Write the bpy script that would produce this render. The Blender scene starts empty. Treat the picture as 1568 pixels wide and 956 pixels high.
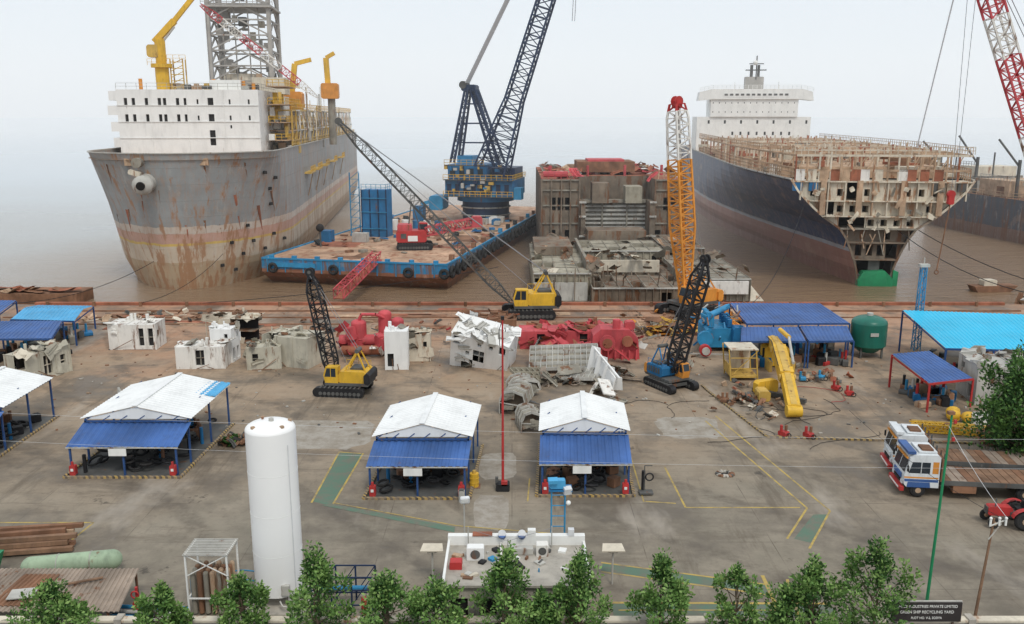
import bpy, math, random
from mathutils import Vector as V, Matrix, Euler
R=math.radians
# ------------------------------------------------------------------ materials
M={}
def newmat(name):
    m=bpy.data.materials.new(name);m.use_nodes=True
    nt=m.node_tree;M[name]=m
    return m,nt,nt.nodes['Principled BSDF']
def nd(nt,t,**k):
    n=nt.nodes.new(t)
    for a,b in k.items(): setattr(n,a,b)
    return n
def ramp(nt,src,stops,interp='LINEAR'):
    r=nt.nodes.new('ShaderNodeValToRGB');e=r.color_ramp.elements
    r.color_ramp.interpolation=interp
    while len(e)<len(stops): e.new(.5)
    for i,(p,c) in enumerate(stops):
        e[i].position=p
        e[i].color=(c,c,c,1) if not hasattr(c,'__len__') else (*c,1)
    nt.links.new(src,r.inputs[0]);return r.outputs[0]
def mix(nt,f,a,b,mode='MIX'):
    n=nt.nodes.new('ShaderNodeMix');n.data_type='RGBA';n.blend_type=mode
    for s,x in ((0,f),(6,a),(7,b)):
        if hasattr(x,'links'): nt.links.new(x,n.inputs[s])
        elif s==0: n.inputs[0].default_value=x
        else: n.inputs[s].default_value=(*x,1)
    return n.outputs[2]
def noise(nt,vec,scale,detail=5,rough=.55,stretch=None):
    if stretch:
        mp=nt.nodes.new('ShaderNodeMapping');mp.inputs['Scale'].default_value=stretch
        nt.links.new(vec,mp.inputs[0]);vec=mp.outputs[0]
    n=nt.nodes.new('ShaderNodeTexNoise');n.inputs['Scale'].default_value=scale
    n.inputs['Detail'].default_value=detail;n.inputs['Roughness'].default_value=rough
    nt.links.new(vec,n.inputs['Vector']);return n.outputs[0]
def pm(name,c,rough=.65,sc=.7,var=.22,rust=0,rustc=(.17,.075,.035),metal=0,bump=0,dirt=.25):
    m,nt,p=newmat(name)
    tc=nt.nodes.new('ShaderNodeTexCoord').outputs['Object']
    n1=noise(nt,tc,sc)
    a=tuple(x*(1-var) for x in c);b=tuple(min(.9,x*(1+var)) for x in c)
    col=mix(nt,ramp(nt,n1,[(.3,0),(.7,1)]),a,b)
    if dirt:
        n2=noise(nt,tc,sc*3.1,8,.7,(1,1,.25))
        col=mix(nt,ramp(nt,n2,[(.48,0),(.78,dirt*1.8 if dirt<.5 else .9)]),col,tuple(x*.35+.03 for x in c))
    if rust:
        n3=noise(nt,tc,sc*1.9+.3,9,.68,(1,1,.22))
        t=.70-rust*.35
        col=mix(nt,ramp(nt,n3,[(t,0),(t+.07,.9)]),col,rustc)
    nt.links.new(col,p.inputs['Base Color'])
    p.inputs['Roughness'].default_value=rough;p.inputs['Metallic'].default_value=metal
    p.inputs['Specular IOR Level'].default_value=.3
    if bump:
        bp=nt.nodes.new('ShaderNodeBump');bp.inputs['Strength'].default_value=bump;bp.inputs['Distance'].default_value=.05
        nt.links.new(noise(nt,tc,sc*6),bp.inputs['Height']);nt.links.new(bp.outputs[0],p.inputs['Normal'])
    return m
pm('white',(.80,.80,.77),.5,.4,.06,dirt=.16)
pm('whiterust',(.76,.74,.69),.6,.5,.08,rust=.42,dirt=.35)
pm('whitelight',(.80,.80,.78),.55,.3,.05,rust=.10,dirt=.18)
pm('roofwhite',(.78,.79,.78),.5,.25,.05,rust=0,dirt=.2)
pm('tankwhite',(.86,.86,.85),.35,.5,.02,dirt=0)
pm('blueroof',(.05,.12,.32),.5,.3,.28,rust=.10,dirt=.35)
pm('bluebright',(.08,.36,.62),.5,.3,.2,dirt=.3)
pm('cyan',(.03,.50,.76),.4,.12,.14,dirt=.14)
pm('bluepost',(.03,.08,.22),.5,2,.2,rust=.2)
pm('blue',(.02,.15,.33),.5,.5,.25,rust=.26)
pm('blueb',(.035,.25,.46),.5,.5,.25,rust=.26)
pm('navy',(.014,.032,.08),.5,.5,.3,rust=.1)
pm('black',(.02,.02,.022),.6,2,.3,dirt=.1)
pm('dark',(.025,.024,.024),.8,.5,.4,dirt=0)
pm('rubber',(.03,.03,.03),.85,2,.3)
pm('glass',(.03,.04,.05),.12,.5,.2,dirt=0)
pm('red',(.45,.04,.038),.5,.6,.2,rust=.16,dirt=.35)
pm('redpink',(.52,.08,.09),.6,.5,.24,rust=.26,dirt=.4)
pm('orange',(.68,.28,.05),.55,.6,.18,rust=.25)
pm('yellow',(.70,.42,.04),.5,.6,.15,rust=.24,dirt=.35)
pm('yellowd',(.58,.38,.09),.55,.6,.2,rust=.38)
pm('rust',(.23,.12,.07),.9,.5,.45,dirt=.4,bump=.3)
pm('rusttan',(.47,.33,.22),.9,.45,.35,rust=.38,rustc=(.26,.12,.06),dirt=.35)
pm('deckrust',(.46,.30,.20),.9,.25,.35,rust=.5,rustc=(.30,.14,.08),dirt=.4)
pm('rustred',(.32,.12,.07),.9,.4,.4,rust=.3,dirt=.35)
pm('shedrust',(.30,.24,.19),.85,.5,.35,rust=.3,dirt=.4)
pm('cream',(.62,.56,.45),.8,.5,.2,rust=.38,rustc=(.30,.15,.08),dirt=.3)
pm('creamcut',(.66,.60,.48),.8,.35,.2,rust=.5,rustc=(.36,.19,.10),dirt=.3)
pm('greysteel',(.27,.25,.205),.8,.5,.35,rust=.45,dirt=.4)
pm('greyolive',(.34,.31,.24),.8,.5,.25,rust=.3,dirt=.4)
pm('beigepaint',(.50,.47,.38),.7,.5,.2,rust=.32,dirt=.4)
pm('greylight',(.47,.46,.42),.7,.4,.2,rust=.36,dirt=.4)
pm('greydark',(.10,.10,.095),.8,.5,.4,rust=.3)
pm('brownhull',(.20,.16,.12),.9,.35,.4,rust=.5,dirt=.4,bump=.2)
pm('derrick',(.38,.36,.33),.7,.4,.2,rust=.25)
pm('green',(.02,.24,.10),.5,.5,.2,rust=.1)
pm('greentank',(.02,.15,.11),.35,.4,.15,rust=.12)
pm('palegreen',(.34,.44,.30),.7,.6,.25,rust=.2,dirt=.4)
pm('concrete',(.40,.37,.32),.9,.8,.2,dirt=.35,bump=.2)
pm('wood',(.22,.13,.08),.9,.8,.4,dirt=.4,bump=.3)
pm('cablegrey',(.25,.25,.26),.6,2,.1,dirt=0)
pm('palegrey',(.62,.63,.64),.6,2,.1,dirt=0)
pm('bark',(.12,.09,.06),.9,3,.3)
pm('textwhite',(.75,.75,.72),.6,2,.05,dirt=0)
pm('signblack',(.035,.03,.03),.6,1,.2,dirt=.1)
pm('truckwhite',(.66,.69,.70),.35,.8,.08,rust=.16,dirt=.35)
def worn(name,c,under=(.18,.155,.125),wear=.5):
    m,nt,p=newmat(name);g=nt.nodes.new('ShaderNodeNewGeometry').outputs['Position']
    col=mix(nt,ramp(nt,noise(nt,g,.8,9,.75),[(wear-.1,0),(wear+.12,1)]),c,under)
    nt.links.new(col,p.inputs['Base Color']);p.inputs['Roughness'].default_value=.85;p.inputs['Specular IOR Level'].default_value=.2
worn('markyellow',(.48,.35,.10),wear=.55);worn('markgreen',(.115,.185,.135),wear=.55)
worn('patch',(.36,.33,.285),(.24,.205,.16),.52)
def leafmat(name,c,c2):
    m,nt,p=newmat(name)
    tc=nt.nodes.new('ShaderNodeTexCoord').outputs['Object']
    col=mix(nt,ramp(nt,noise(nt,tc,1.3,3),[(.35,0),(.65,1)]),c,c2)
    nt.links.new(col,p.inputs['Base Color']);p.inputs['Roughness'].default_value=.6
    p.inputs['Specular IOR Level'].default_value=.25
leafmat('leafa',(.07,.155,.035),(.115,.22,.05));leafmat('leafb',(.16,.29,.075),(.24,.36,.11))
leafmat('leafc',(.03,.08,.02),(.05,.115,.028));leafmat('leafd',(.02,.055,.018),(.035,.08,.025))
m,nt,p=newmat('hazard');tc=nt.nodes.new('ShaderNodeTexCoord').outputs['Object']
sx=nt.nodes.new('ShaderNodeSeparateXYZ');nt.links.new(tc,sx.inputs[0])
ad=nd(nt,'ShaderNodeMath',operation='ADD');nt.links.new(sx.outputs[0],ad.inputs[0]);nt.links.new(sx.outputs[1],ad.inputs[1])
mu=nd(nt,'ShaderNodeMath',operation='MULTIPLY');mu.inputs[1].default_value=2.5;nt.links.new(ad.outputs[0],mu.inputs[0])
fr=nd(nt,'ShaderNodeMath',operation='FRACT');nt.links.new(mu.outputs[0],fr.inputs[0])
hc=ramp(nt,fr.outputs[0],[(0,(.45,.30,.09)),(.5,(.07,.06,.05))],'CONSTANT')
nt.links.new(mix(nt,ramp(nt,noise(nt,tc,1.5,6,.7),[(.4,0),(.6,.85)]),hc,(.24,.19,.14)),p.inputs['Base Color']);p.inputs['Roughness'].default_value=.8
def zband(name,bands,zmin,zmax,rust=.3,rustc=(.20,.09,.045),wob=.6,rough=.6,patchy=.45):
    m,nt,p=newmat(name);tc=nt.nodes.new('ShaderNodeTexCoord').outputs['Object']
    s=nt.nodes.new('ShaderNodeSeparateXYZ');nt.links.new(tc,s.inputs[0])
    n=noise(nt,tc,.35,6,.65)
    a=nd(nt,'ShaderNodeMath',operation='MULTIPLY_ADD');a.inputs[1].default_value=wob*2;a.inputs[2].default_value=-wob
    nt.links.new(n,a.inputs[0])
    b=nd(nt,'ShaderNodeMath',operation='ADD');nt.links.new(a.outputs[0],b.inputs[0]);nt.links.new(s.outputs[2],b.inputs[1])
    mr=nd(nt,'ShaderNodeMapRange');mr.inputs[1].default_value=zmin;mr.inputs[2].default_value=zmax;nt.links.new(b.outputs[0],mr.inputs[0])
    col=ramp(nt,mr.outputs[0],[((z-zmin)/(zmax-zmin),c) for z,c in bands],'CONSTANT')
    col=mix(nt,ramp(nt,noise(nt,tc,.25,7,.6),[(.35,0),(.65,.4)]),col,(.5,.47,.43),'MULTIPLY')
    col=mix(nt,ramp(nt,noise(nt,tc,1.2,8,.75,(1,1,.07)),[(.48,0),(.70,.55)]),col,tuple(x*1.2 for x in rustc))
    col=mix(nt,ramp(nt,noise(nt,tc,.7,8,.75,(1,1,.3)),[(.56,0),(.7,patchy)]),col,(.55,.52,.48))
    col=mix(nt,ramp(nt,noise(nt,tc,.16,9,.8,(1,1,1.6)),[(.55,0),(.62,.35)]),col,(.42,.30,.21))
    t=.70-rust*.35
    zz=nd(nt,'ShaderNodeMapRange');zz.inputs[1].default_value=zmin;zz.inputs[2].default_value=zmin+(zmax-zmin)*.6;zz.inputs[3].default_value=.10;zz.inputs[4].default_value=0
    nt.links.new(s.outputs[2],zz.inputs[0]);rn=nd(nt,'ShaderNodeMath',operation='ADD');nt.links.new(noise(nt,tc,.9,9,.7,(1,1,.1)),rn.inputs[0]);nt.links.new(zz.outputs[0],rn.inputs[1])
    col=mix(nt,ramp(nt,rn.outputs[0],[(t,0),(t+.06,.85)]),col,rustc)
    nt.links.new(col,p.inputs['Base Color']);p.inputs['Roughness'].default_value=rough;p.inputs['Specular IOR Level'].default_value=.3
    br=nt.nodes.new('ShaderNodeTexBrick');br.inputs['Scale'].default_value=1;br.inputs['Mortar Size'].default_value=.05
    br.inputs['Brick Width'].default_value=9;br.inputs['Row Height'].default_value=2.4
    cx=nd(nt,'ShaderNodeCombineXYZ');ab=nd(nt,'ShaderNodeMath',operation='ADD')
    nt.links.new(s.outputs[0],ab.inputs[0]);nt.links.new(s.outputs[1],ab.inputs[1]);nt.links.new(ab.outputs[0],cx.inputs[0]);nt.links.new(s.outputs[2],cx.inputs[1])
    nt.links.new(cx.outputs[0],br.inputs['Vector'])
    bp=nt.nodes.new('ShaderNodeBump');bp.inputs['Strength'].default_value=.6;bp.inputs['Distance'].default_value=.08
    nt.links.new(br.outputs['Fac'],bp.inputs['Height']);nt.links.new(bp.outputs[0],p.inputs['Normal'])
zband('fpsohull',[(-3,(.48,.37,.25)),(2.6,(.60,.51,.40)),(5.2,(.66,.48,.15)),(5.6,(.56,.36,.29)),(7.0,(.62,.55,.48)),(8.1,(.34,.36,.365))],-3,20,rust=.40,rustc=(.36,.19,.10),wob=.4)
zband('cshull',[(-3,(.24,.12,.095)),(1.0,(.33,.17,.14)),(3.6,(.34,.37,.42)),(4.2,(.03,.055,.125))],-3,16,rust=.12,rustc=(.27,.17,.13),wob=.2,rough=.45,patchy=.2)
zband('bargeside',[(-3,(.16,.09,.06)),(-.5,(.30,.13,.08)),(.9,(.03,.22,.42))],-3,3,rust=.55,wob=.2)
zband('ship4hull',[(-3,(.24,.16,.13)),(1.0,(.10,.12,.15))],-3,12,rust=.4,wob=.3)
# ------------------------------------------------------------------ mesh builder
class B:
    def __init__(s,name): s.name=name;s.parts={};s.part('body')
    def part(s,n):
        s.cur=s.parts.setdefault(n,{'v':[],'f':[],'m':[],'s':[],'mats':[]});return s
    def mi(s,mat):
        c=s.cur
        if mat not in c['mats']: c['mats'].append(mat)
        return c['mats'].index(mat)
    def add(s,vs,fs,mat,smooth=False):
        c=s.cur;o=len(c['v']);k=s.mi(mat)
        c['v'].extend([tuple(v) for v in vs])
        for f in fs: c['f'].append([i+o for i in f]);c['m'].append(k);c['s'].append(smooth)
    def quad(s,a,b,c,d,mat): s.add([a,b,c,d],[(0,1,2,3)],mat)
    def poly(s,pts,mat): s.add(pts,[tuple(range(len(pts)))],mat)
    def bx(s,x0,y0,z0,x1,y1,z1,mat):
        s.add([(x0,y0,z0),(x1,y0,z0),(x1,y1,z0),(x0,y1,z0),(x0,y0,z1),(x1,y0,z1),(x1,y1,z1),(x0,y1,z1)],
              [(0,3,2,1),(4,5,6,7),(0,1,5,4),(1,2,6,5),(2,3,7,6),(3,0,4,7)],mat)
    def box(s,c,size,mat,rot=(0,0,0),ch=0):
        m=Euler(rot).to_matrix();h=[x/2 for x in size];c=V(c)
        if ch:
            x,y,z=h;k=ch
            pr=[(-x+k,-z),(x-k,-z),(x,-z+k),(x,z-k),(x-k,z),(-x+k,z),(-x,z-k),(-x,-z+k)]
            vs=[m@V((p[0],-y,p[1]))+c for p in pr]+[m@V((p[0],y,p[1]))+c for p in pr];n=8
            s.add(vs,[tuple(range(n)),tuple(range(2*n-1,n-1,-1))]+[(i,i+n,(i+1)%n+n,(i+1)%n) for i in range(n)],mat);return
        vs=[m@V((a*h[0],b*h[1],d*h[2]))+c for d in(-1,1) for a,b in((-1,-1),(1,-1),(1,1),(-1,1))]
        s.add(vs,[(0,3,2,1),(4,5,6,7),(0,1,5,4),(1,2,6,5),(2,3,7,6),(3,0,4,7)],mat)
    def torn(s,c,size,mat,rot,r2):
        """bent, flame-cut plate: jagged outline, curled surface, stiffeners"""
        m=Euler(rot).to_matrix();c=V(c);L,W_=size;cv=r2.uniform(-.9,.9)
        nx=5
        f=lambda x,y:m@V((x*L/2,y*W_/2,cv*(x*x)*min(L,W_)*.25))+c
        top=[];bot=[]
        for i in range(nx+1):
            x=-1+2*i/nx;top.append(f(x,1+r2.uniform(-.45,.15)));bot.append(f(x+r2.uniform(-.1,.1),-1+r2.uniform(-.15,.3)))
        s.add(bot+top,[(i,i+1,nx+2+i,nx+1+i) for i in range(nx)],mat)
        off=m@V((0,0,-.04))
        s.add([q+off for q in bot+top],[(nx+1+i,nx+2+i,i+1,i) for i in range(nx)],mat)
        for k in range(r2.randint(0,3)):
            y=r2.uniform(-.7,.6)
            P=[f(-.85+1.7*i/3,y)+m@V((0,0,.07)) for i in range(4)]
            for a,q in zip(P,P[1:]): s.beam(a,q,.05,mat,.14,cap=False)
    def beam(s,p,q,w,mat,h=None,cap=True):
        p=V(p);q=V(q);d=q-p
        if d.length<1e-5:return
        d.normalize();up=V((0,0,1)) if abs(d.z)<.95 else V((0,1,0))
        a=d.cross(up).normalized();b=a.cross(d).normalized();h=h or w
        vs=[e+a*x*w/2+b*y*h/2 for e in(p,q) for x,y in((-1,-1),(1,-1),(1,1),(-1,1))]
        f=[(0,1,5,4),(1,2,6,5),(2,3,7,6),(3,0,4,7)]
        if cap:f+=[(0,3,2,1),(4,5,6,7)]
        s.add(vs,f,mat)
    def cyl(s,p,q,r,mat,r2=None,n=14,cap=True):
        p=V(p);q=V(q);d=(q-p).normalized();up=V((0,0,1)) if abs(d.z)<.95 else V((0,1,0))
        a=d.cross(up).normalized();b=a.cross(d).normalized();r2=r if r2 is None else r2
        vs=[e+(a*math.cos(t)+b*math.sin(t))*rr for e,rr in((p,r),(q,r2)) for t in [2*math.pi*i/n for i in range(n)]]
        s.add(vs,[(i,(i+1)%n,(i+1)%n+n,i+n) for i in range(n)],mat,True)
        if cap:s.add(vs,[tuple(range(n))[::-1],tuple(range(n,2*n))],mat)
    def tube(s,pts,r,mat,n=6):
        for a,b in zip(pts,pts[1:]): s.cyl(a,b,r,mat,n=n,cap=False)
    def sph(s,c,r,mat,n=14,k=8,z0=-1):
        if not hasattr(r,'__len__'): r=(r,r,r)
        vs=[];f=[];a0=math.asin(z0)
        for j in range(k+1):
            e=a0+(math.pi/2-a0)*j/k
            for i in range(n):
                t=2*math.pi*i/n;vs.append((c[0]+r[0]*math.cos(e)*math.cos(t),c[1]+r[1]*math.cos(e)*math.sin(t),c[2]+r[2]*math.sin(e)))
        for j in range(k):
            for i in range(n): f.append((j*n+i,j*n+(i+1)%n,(j+1)*n+(i+1)%n,(j+1)*n+i))
        s.add(vs,f,mat,True)
    def prism(s,pts,vec,mat,smooth=False):
        n=len(pts);vec=V(vec);vs=[V(p) for p in pts]+[V(p)+vec for p in pts]
        s.add(vs,[tuple(range(n)),tuple(range(2*n-1,n-1,-1))],mat)
        s.add(vs,[(i,i+n,(i+1)%n+n,(i+1)%n) for i in range(n)],mat,smooth)
    def torus(s,c,R_,r,axis,mat,n=14,k=6):
        ax=V(axis).normalized();up=V((0,0,1)) if abs(ax.z)<.9 else V((1,0,0))
        a=ax.cross(up).normalized();b=ax.cross(a);vs=[];c=V(c)
        for i in range(n):
            t=2*math.pi*i/n;d=a*math.cos(t)+b*math.sin(t)
            for j in range(k):
                u=2*math.pi*j/k;vs.append(c+d*(R_+r*math.cos(u))+ax*r*math.sin(u))
        s.add(vs,[(i*k+j,((i+1)%n)*k+j,((i+1)%n)*k+(j+1)%k,i*k+(j+1)%k) for i in range(n) for j in range(k)],mat,True)
    def lattice(s,p,q,w,mat,n=16,cr=.12,lr=.06,prof=None,mats=None,w2=None):
        p=V(p);q=V(q);d=(q-p).normalized();up=V((0,1,0))
        if abs(d.y)>.9: up=V((0,0,1))
        a=d.cross(up).normalized();b=a.cross(d).normalized();w2=w2 or w
        prof=prof or (lambda t:min(1,.35+t/.16,.3+(1-t)/.18))
        def c(i):
            t=i/n;k=prof(t)/2;o=p+(q-p)*t
            return [o+a*w*k*x+b*w2*k*y for x,y in((-1,-1),(1,-1),(1,1),(-1,1))]
        for i in range(n):
            A=c(i);C=c(i+1);mm=mats(i/n) if mats else mat
            for j in range(4):
                s.beam(A[j],C[j],cr,mm,cap=False);l=(j+1)%4
                if (i+j)%2: s.beam(A[j],C[l],lr,mm,cap=False)
                else: s.beam(A[l],C[j],lr,mm,cap=False)
                s.beam(C[j],C[l],lr,mm,cap=False)
    def rail(s,pts,mat,h=1.0,sp=1.5,r=.04,rows=2):
        for a,b in zip(pts,pts[1:]):
            a=V(a);b=V(b);L=(b-a).length;n=max(1,int(L/sp))
            for k in range(1,rows+1): s.beam(a+V((0,0,h*k/rows)),b+V((0,0,h*k/rows)),r,mat,cap=False)
            for i in range(n+1): o=a+(b-a)*i/n;s.beam(o,o+V((0,0,h)),r,mat,cap=False)
    def corr(s,p00,p10,p01,p11,n,mat,amp=.05):
        p00,p10,p01,p11=map(V,(p00,p10,p01,p11));nr=(p10-p00).cross(p01-p00).normalized()
        vs=[];ks=[]
        for i in range(n):
            for f,h in((0,0),(.3,0),(.45,1),(.85,1)): ks.append(((i+f)/n,h))
        ks.append((1,0))
        for t,h in ks:
            vs.append(p00+(p10-p00)*t+nr*amp*h);vs.append(p01+(p11-p01)*t+nr*amp*h)
        s.add(vs,[(2*i,2*i+2,2*i+3,2*i+1) for i in range(len(ks)-1)],mat)
    def cellwall(s,o,u,v,nu,nv,mat,pat,dark='dark',dep=.3,win=(.25,.3,.75,.8)):
        o=V(o);u=V(u);v=V(v);n=u.cross(v).normalized()
        for i in range(nu):
            for j in range(nv):
                k=pat(i,j);c=o+u*(i/nu)+v*(j/nv);du=u/nu;dv=v/nv
                P=lambda a,b,z=0:c+du*a+dv*b-n*z
                if k is None: continue
                if not k: s.quad(P(0,0),P(1,0),P(1,1),P(0,1),mat);continue
                w=k if isinstance(k,tuple) else win
                a,b,e,g=w
                s.quad(P(0,0),P(1,0),P(1,b),P(0,b),mat);s.quad(P(0,g),P(1,g),P(1,1),P(0,1),mat)
                s.quad(P(0,b),P(a,b),P(a,g),P(0,g),mat);s.quad(P(e,b),P(1,b),P(1,g),P(e,g),mat)
                for (x1,y1),(x2,y2) in(((a,b),(e,b)),((e,b),(e,g)),((e,g),(a,g)),((a,g),(a,b))):
                    s.quad(P(x1,y1),P(x2,y2),P(x2,y2,dep),P(x1,y1,dep),mat)
                s.quad(P(a,b,dep),P(e,b,dep),P(e,g,dep),P(a,g,dep),dark)
    def done(s,loc=(0,0,0),rz=0,origin=None,parent=None):
        parts={k:c for k,c in s.parts.items() if c['v']}
        objs=[]
        for k,c in parts.items():
            me=bpy.data.meshes.new(s.name+'_'+k)
            vs=c['v']
            if origin: vs=[(x-origin[0],y-origin[1],z-origin[2]) for x,y,z in vs]
            me.from_pydata(vs,[],c['f'])
            for mm in c['mats']: me.materials.append(M[mm])
            me.polygons.foreach_set('material_index',c['m']);me.polygons.foreach_set('use_smooth',c['s']);me.update()
            ob=bpy.data.objects.new(k,me);bpy.context.collection.objects.link(ob);objs.append(ob)
        if len(objs)==1: top=objs[0];top.name=s.name
        else:
            top=bpy.data.objects.new(s.name,None);bpy.context.collection.objects.link(top)
            for o in objs:o.parent=top
        top.location=origin or loc;top.rotation_euler=(0,0,rz)
        return top
rng=random.Random(7)
U=rng.uniform
# ------------------------------------------------------------------ ground / sea / sky
m,nt,p=newmat('ground')
g=nt.nodes.new('ShaderNodeNewGeometry').outputs['Position']
s=nt.nodes.new('ShaderNodeSeparateXYZ');nt.links.new(g,s.inputs[0])
nbig=noise(nt,g,.045,6,.6)
ya=nd(nt,'ShaderNodeMath',operation='MULTIPLY_ADD');ya.inputs[1].default_value=60;nt.links.new(nbig,ya.inputs[0]);nt.links.new(s.outputs[1],ya.inputs[2])
mr=nd(nt,'ShaderNodeMapRange');mr.inputs[1].default_value=78;mr.inputs[2].default_value=112;nt.links.new(ya.outputs[0],mr.inputs[0])
col=mix(nt,mr.outputs[0],(.208,.184,.143),(.33,.235,.155))
mr2=nd(nt,'ShaderNodeMapRange');mr2.inputs[1].default_value=114;mr2.inputs[2].default_value=130;nt.links.new(ya.outputs[0],mr2.inputs[0])
col=mix(nt,mr2.outputs[0],col,(.40,.22,.135))
col=mix(nt,ramp(nt,noise(nt,g,.3,9,.7),[(.35,0),(.7,.9)]),col,mix(nt,.45,col,(.42,.36,.28)))
col=mix(nt,ramp(nt,noise(nt,g,.11,9,.72),[(.46,0),(.60,.8)]),col,(.125,.104,.08))
col=mix(nt,ramp(nt,noise(nt,g,.45,9,.75,(.2,1,1)),[(.53,0),(.68,.65)]),col,(.115,.092,.07))
col=mix(nt,ramp(nt,noise(nt,g,.5,9,.75,(1,.12,1)),[(.55,0),(.66,.6)]),col,(.11,.088,.066))
col=mix(nt,ramp(nt,noise(nt,g,.33,9,.65),[(.64,0),(.68,.75)]),col,(.06,.052,.044))
col=mix(nt,ramp(nt,noise(nt,g,1.8,9,.8),[(.53,0),(.75,.65)]),col,(.10,.08,.062))
col=mix(nt,ramp(nt,noise(nt,g,.09,5,.6,(2,.7,1)),[(.58,0),(.68,.5)]),col,(.42,.375,.315))
# meandering tyre tracks
wv=nt.nodes.new('ShaderNodeTexWave');wv.bands_direction='DIAGONAL';wv.inputs['Scale'].default_value=.06;wv.inputs['Distortion'].default_value=14;wv.inputs['Detail'].default_value=2;wv.inputs['Detail Scale'].default_value=.25
nt.links.new(g,wv.inputs['Vector'])
tf=nd(nt,'ShaderNodeMath',operation='MULTIPLY');nt.links.new(ramp(nt,wv.outputs['Fac'],[(.93,0),(.985,.5)]),tf.inputs[0]);nt.links.new(ramp(nt,noise(nt,g,.7,6,.7),[(.4,0),(.6,1)]),tf.inputs[1])
col=mix(nt,tf.outputs[0],col,(.09,.075,.06))
br=nt.nodes.new('ShaderNodeTexBrick');br.offset=0;br.inputs['Scale'].default_value=1;br.inputs['Mortar Size'].default_value=.03
br.inputs['Brick Width'].default_value=7.5;br.inputs['Row Height'].default_value=5.2;br.inputs['Mortar Smooth'].default_value=.3
nt.links.new(g,br.inputs['Vector'])
jf=nd(nt,'ShaderNodeMath',operation='MULTIPLY');nt.links.new(br.outputs['Fac'],jf.inputs[0]);nt.links.new(ramp(nt,noise(nt,g,.4),[(.4,0),(.62,.7)]),jf.inputs[1])
col=mix(nt,jf.outputs[0],col,(.08,.065,.05))
nt.links.new(col,p.inputs['Base Color']);p.inputs['Specular IOR Level'].default_value=.25
rr_=ramp(nt,noise(nt,g,.11,9,.72),[(.47,.9),(.62,.45)]);nt.links.new(rr_,p.inputs['Roughness'])
bp=nt.nodes.new('ShaderNodeBump');bp.inputs['Strength'].default_value=.35;bp.inputs['Distance'].default_value=.04
nt.links.new(noise(nt,g,1.7,8,.7),bp.inputs['Height']);nt.links.new(bp.outputs[0],p.inputs['Normal'])
b=B('ground')
b.bx(-900,-900,-6,900,112.6,0,'ground');b.done()
m,nt,p=newmat('sea')
g=nt.nodes.new('ShaderNodeNewGeometry').outputs['Position']
s=nt.nodes.new('ShaderNodeSeparateXYZ');nt.links.new(g,s.inputs[0])
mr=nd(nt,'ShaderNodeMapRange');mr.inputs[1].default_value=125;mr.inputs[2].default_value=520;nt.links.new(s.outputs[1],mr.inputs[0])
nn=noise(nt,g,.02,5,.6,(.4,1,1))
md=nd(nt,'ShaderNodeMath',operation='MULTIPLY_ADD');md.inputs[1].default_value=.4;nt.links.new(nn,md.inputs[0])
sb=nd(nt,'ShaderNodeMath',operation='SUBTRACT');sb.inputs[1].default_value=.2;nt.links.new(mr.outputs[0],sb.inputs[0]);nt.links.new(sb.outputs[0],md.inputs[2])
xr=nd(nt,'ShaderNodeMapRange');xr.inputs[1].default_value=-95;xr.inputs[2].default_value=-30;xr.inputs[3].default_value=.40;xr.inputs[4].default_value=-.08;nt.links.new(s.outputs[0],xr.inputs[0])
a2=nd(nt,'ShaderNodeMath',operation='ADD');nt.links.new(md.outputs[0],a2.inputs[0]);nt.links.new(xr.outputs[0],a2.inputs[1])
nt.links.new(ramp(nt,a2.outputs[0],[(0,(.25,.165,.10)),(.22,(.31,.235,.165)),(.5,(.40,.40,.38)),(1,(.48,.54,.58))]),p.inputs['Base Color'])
p.inputs['Roughness'].default_value=.15;p.inputs['IOR'].default_value=1.33
bp=nt.nodes.new('ShaderNodeBump');bp.inputs['Strength'].default_value=1;bp.inputs['Distance'].default_value=.7
w1=noise(nt,g,.4,8,.68,(.4,1.4,1));nt.links.new(w1,bp.inputs['Height']);nt.links.new(bp.outputs[0],p.inputs['Normal'])
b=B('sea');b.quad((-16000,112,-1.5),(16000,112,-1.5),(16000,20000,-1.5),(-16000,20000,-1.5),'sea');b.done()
# thin sea mist: scattering air over the water (emission term stands for multiple scattering inside the mist)
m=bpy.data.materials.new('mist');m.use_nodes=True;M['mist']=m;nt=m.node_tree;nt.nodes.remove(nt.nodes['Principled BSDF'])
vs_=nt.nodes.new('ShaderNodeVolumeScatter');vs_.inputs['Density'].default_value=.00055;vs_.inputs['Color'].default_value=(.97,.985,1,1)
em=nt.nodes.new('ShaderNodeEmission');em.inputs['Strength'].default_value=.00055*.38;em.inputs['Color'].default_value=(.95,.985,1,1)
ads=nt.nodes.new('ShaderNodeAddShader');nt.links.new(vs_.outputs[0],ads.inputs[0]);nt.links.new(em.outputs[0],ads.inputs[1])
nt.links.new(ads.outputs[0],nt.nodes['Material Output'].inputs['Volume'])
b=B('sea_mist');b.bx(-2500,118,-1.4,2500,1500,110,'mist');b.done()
w=bpy.data.worlds.new('World');bpy.context.scene.world=w;w.use_nodes=True
nt=w.node_tree;sk=nt.nodes.new('ShaderNodeTexSky');sk.sky_type='NISHITA';sk.sun_disc=False
SUN_EL=R(54);SUN_AZ=R(160)
sk.sun_elevation=SUN_EL;sk.sun_rotation=SUN_AZ;sk.dust_density=2;sk.air_density=1
hz=mix(nt,.84,(0,0,0),(8.9,9.5,10.1))
nt.links.new(sk.outputs[0],[n for n in nt.nodes if n.type=='MIX'][0].inputs[6])
nt.links.new(hz,nt.nodes['Background'].inputs[0]);nt.nodes['Background'].inputs[1].default_value=.1
l=bpy.data.lights.new('sun','SUN');l.energy=1.5;l.angle=R(14);l.color=(1,.95,.87);lo=bpy.data.objects.new('sun',l);bpy.context.collection.objects.link(lo)
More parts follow.
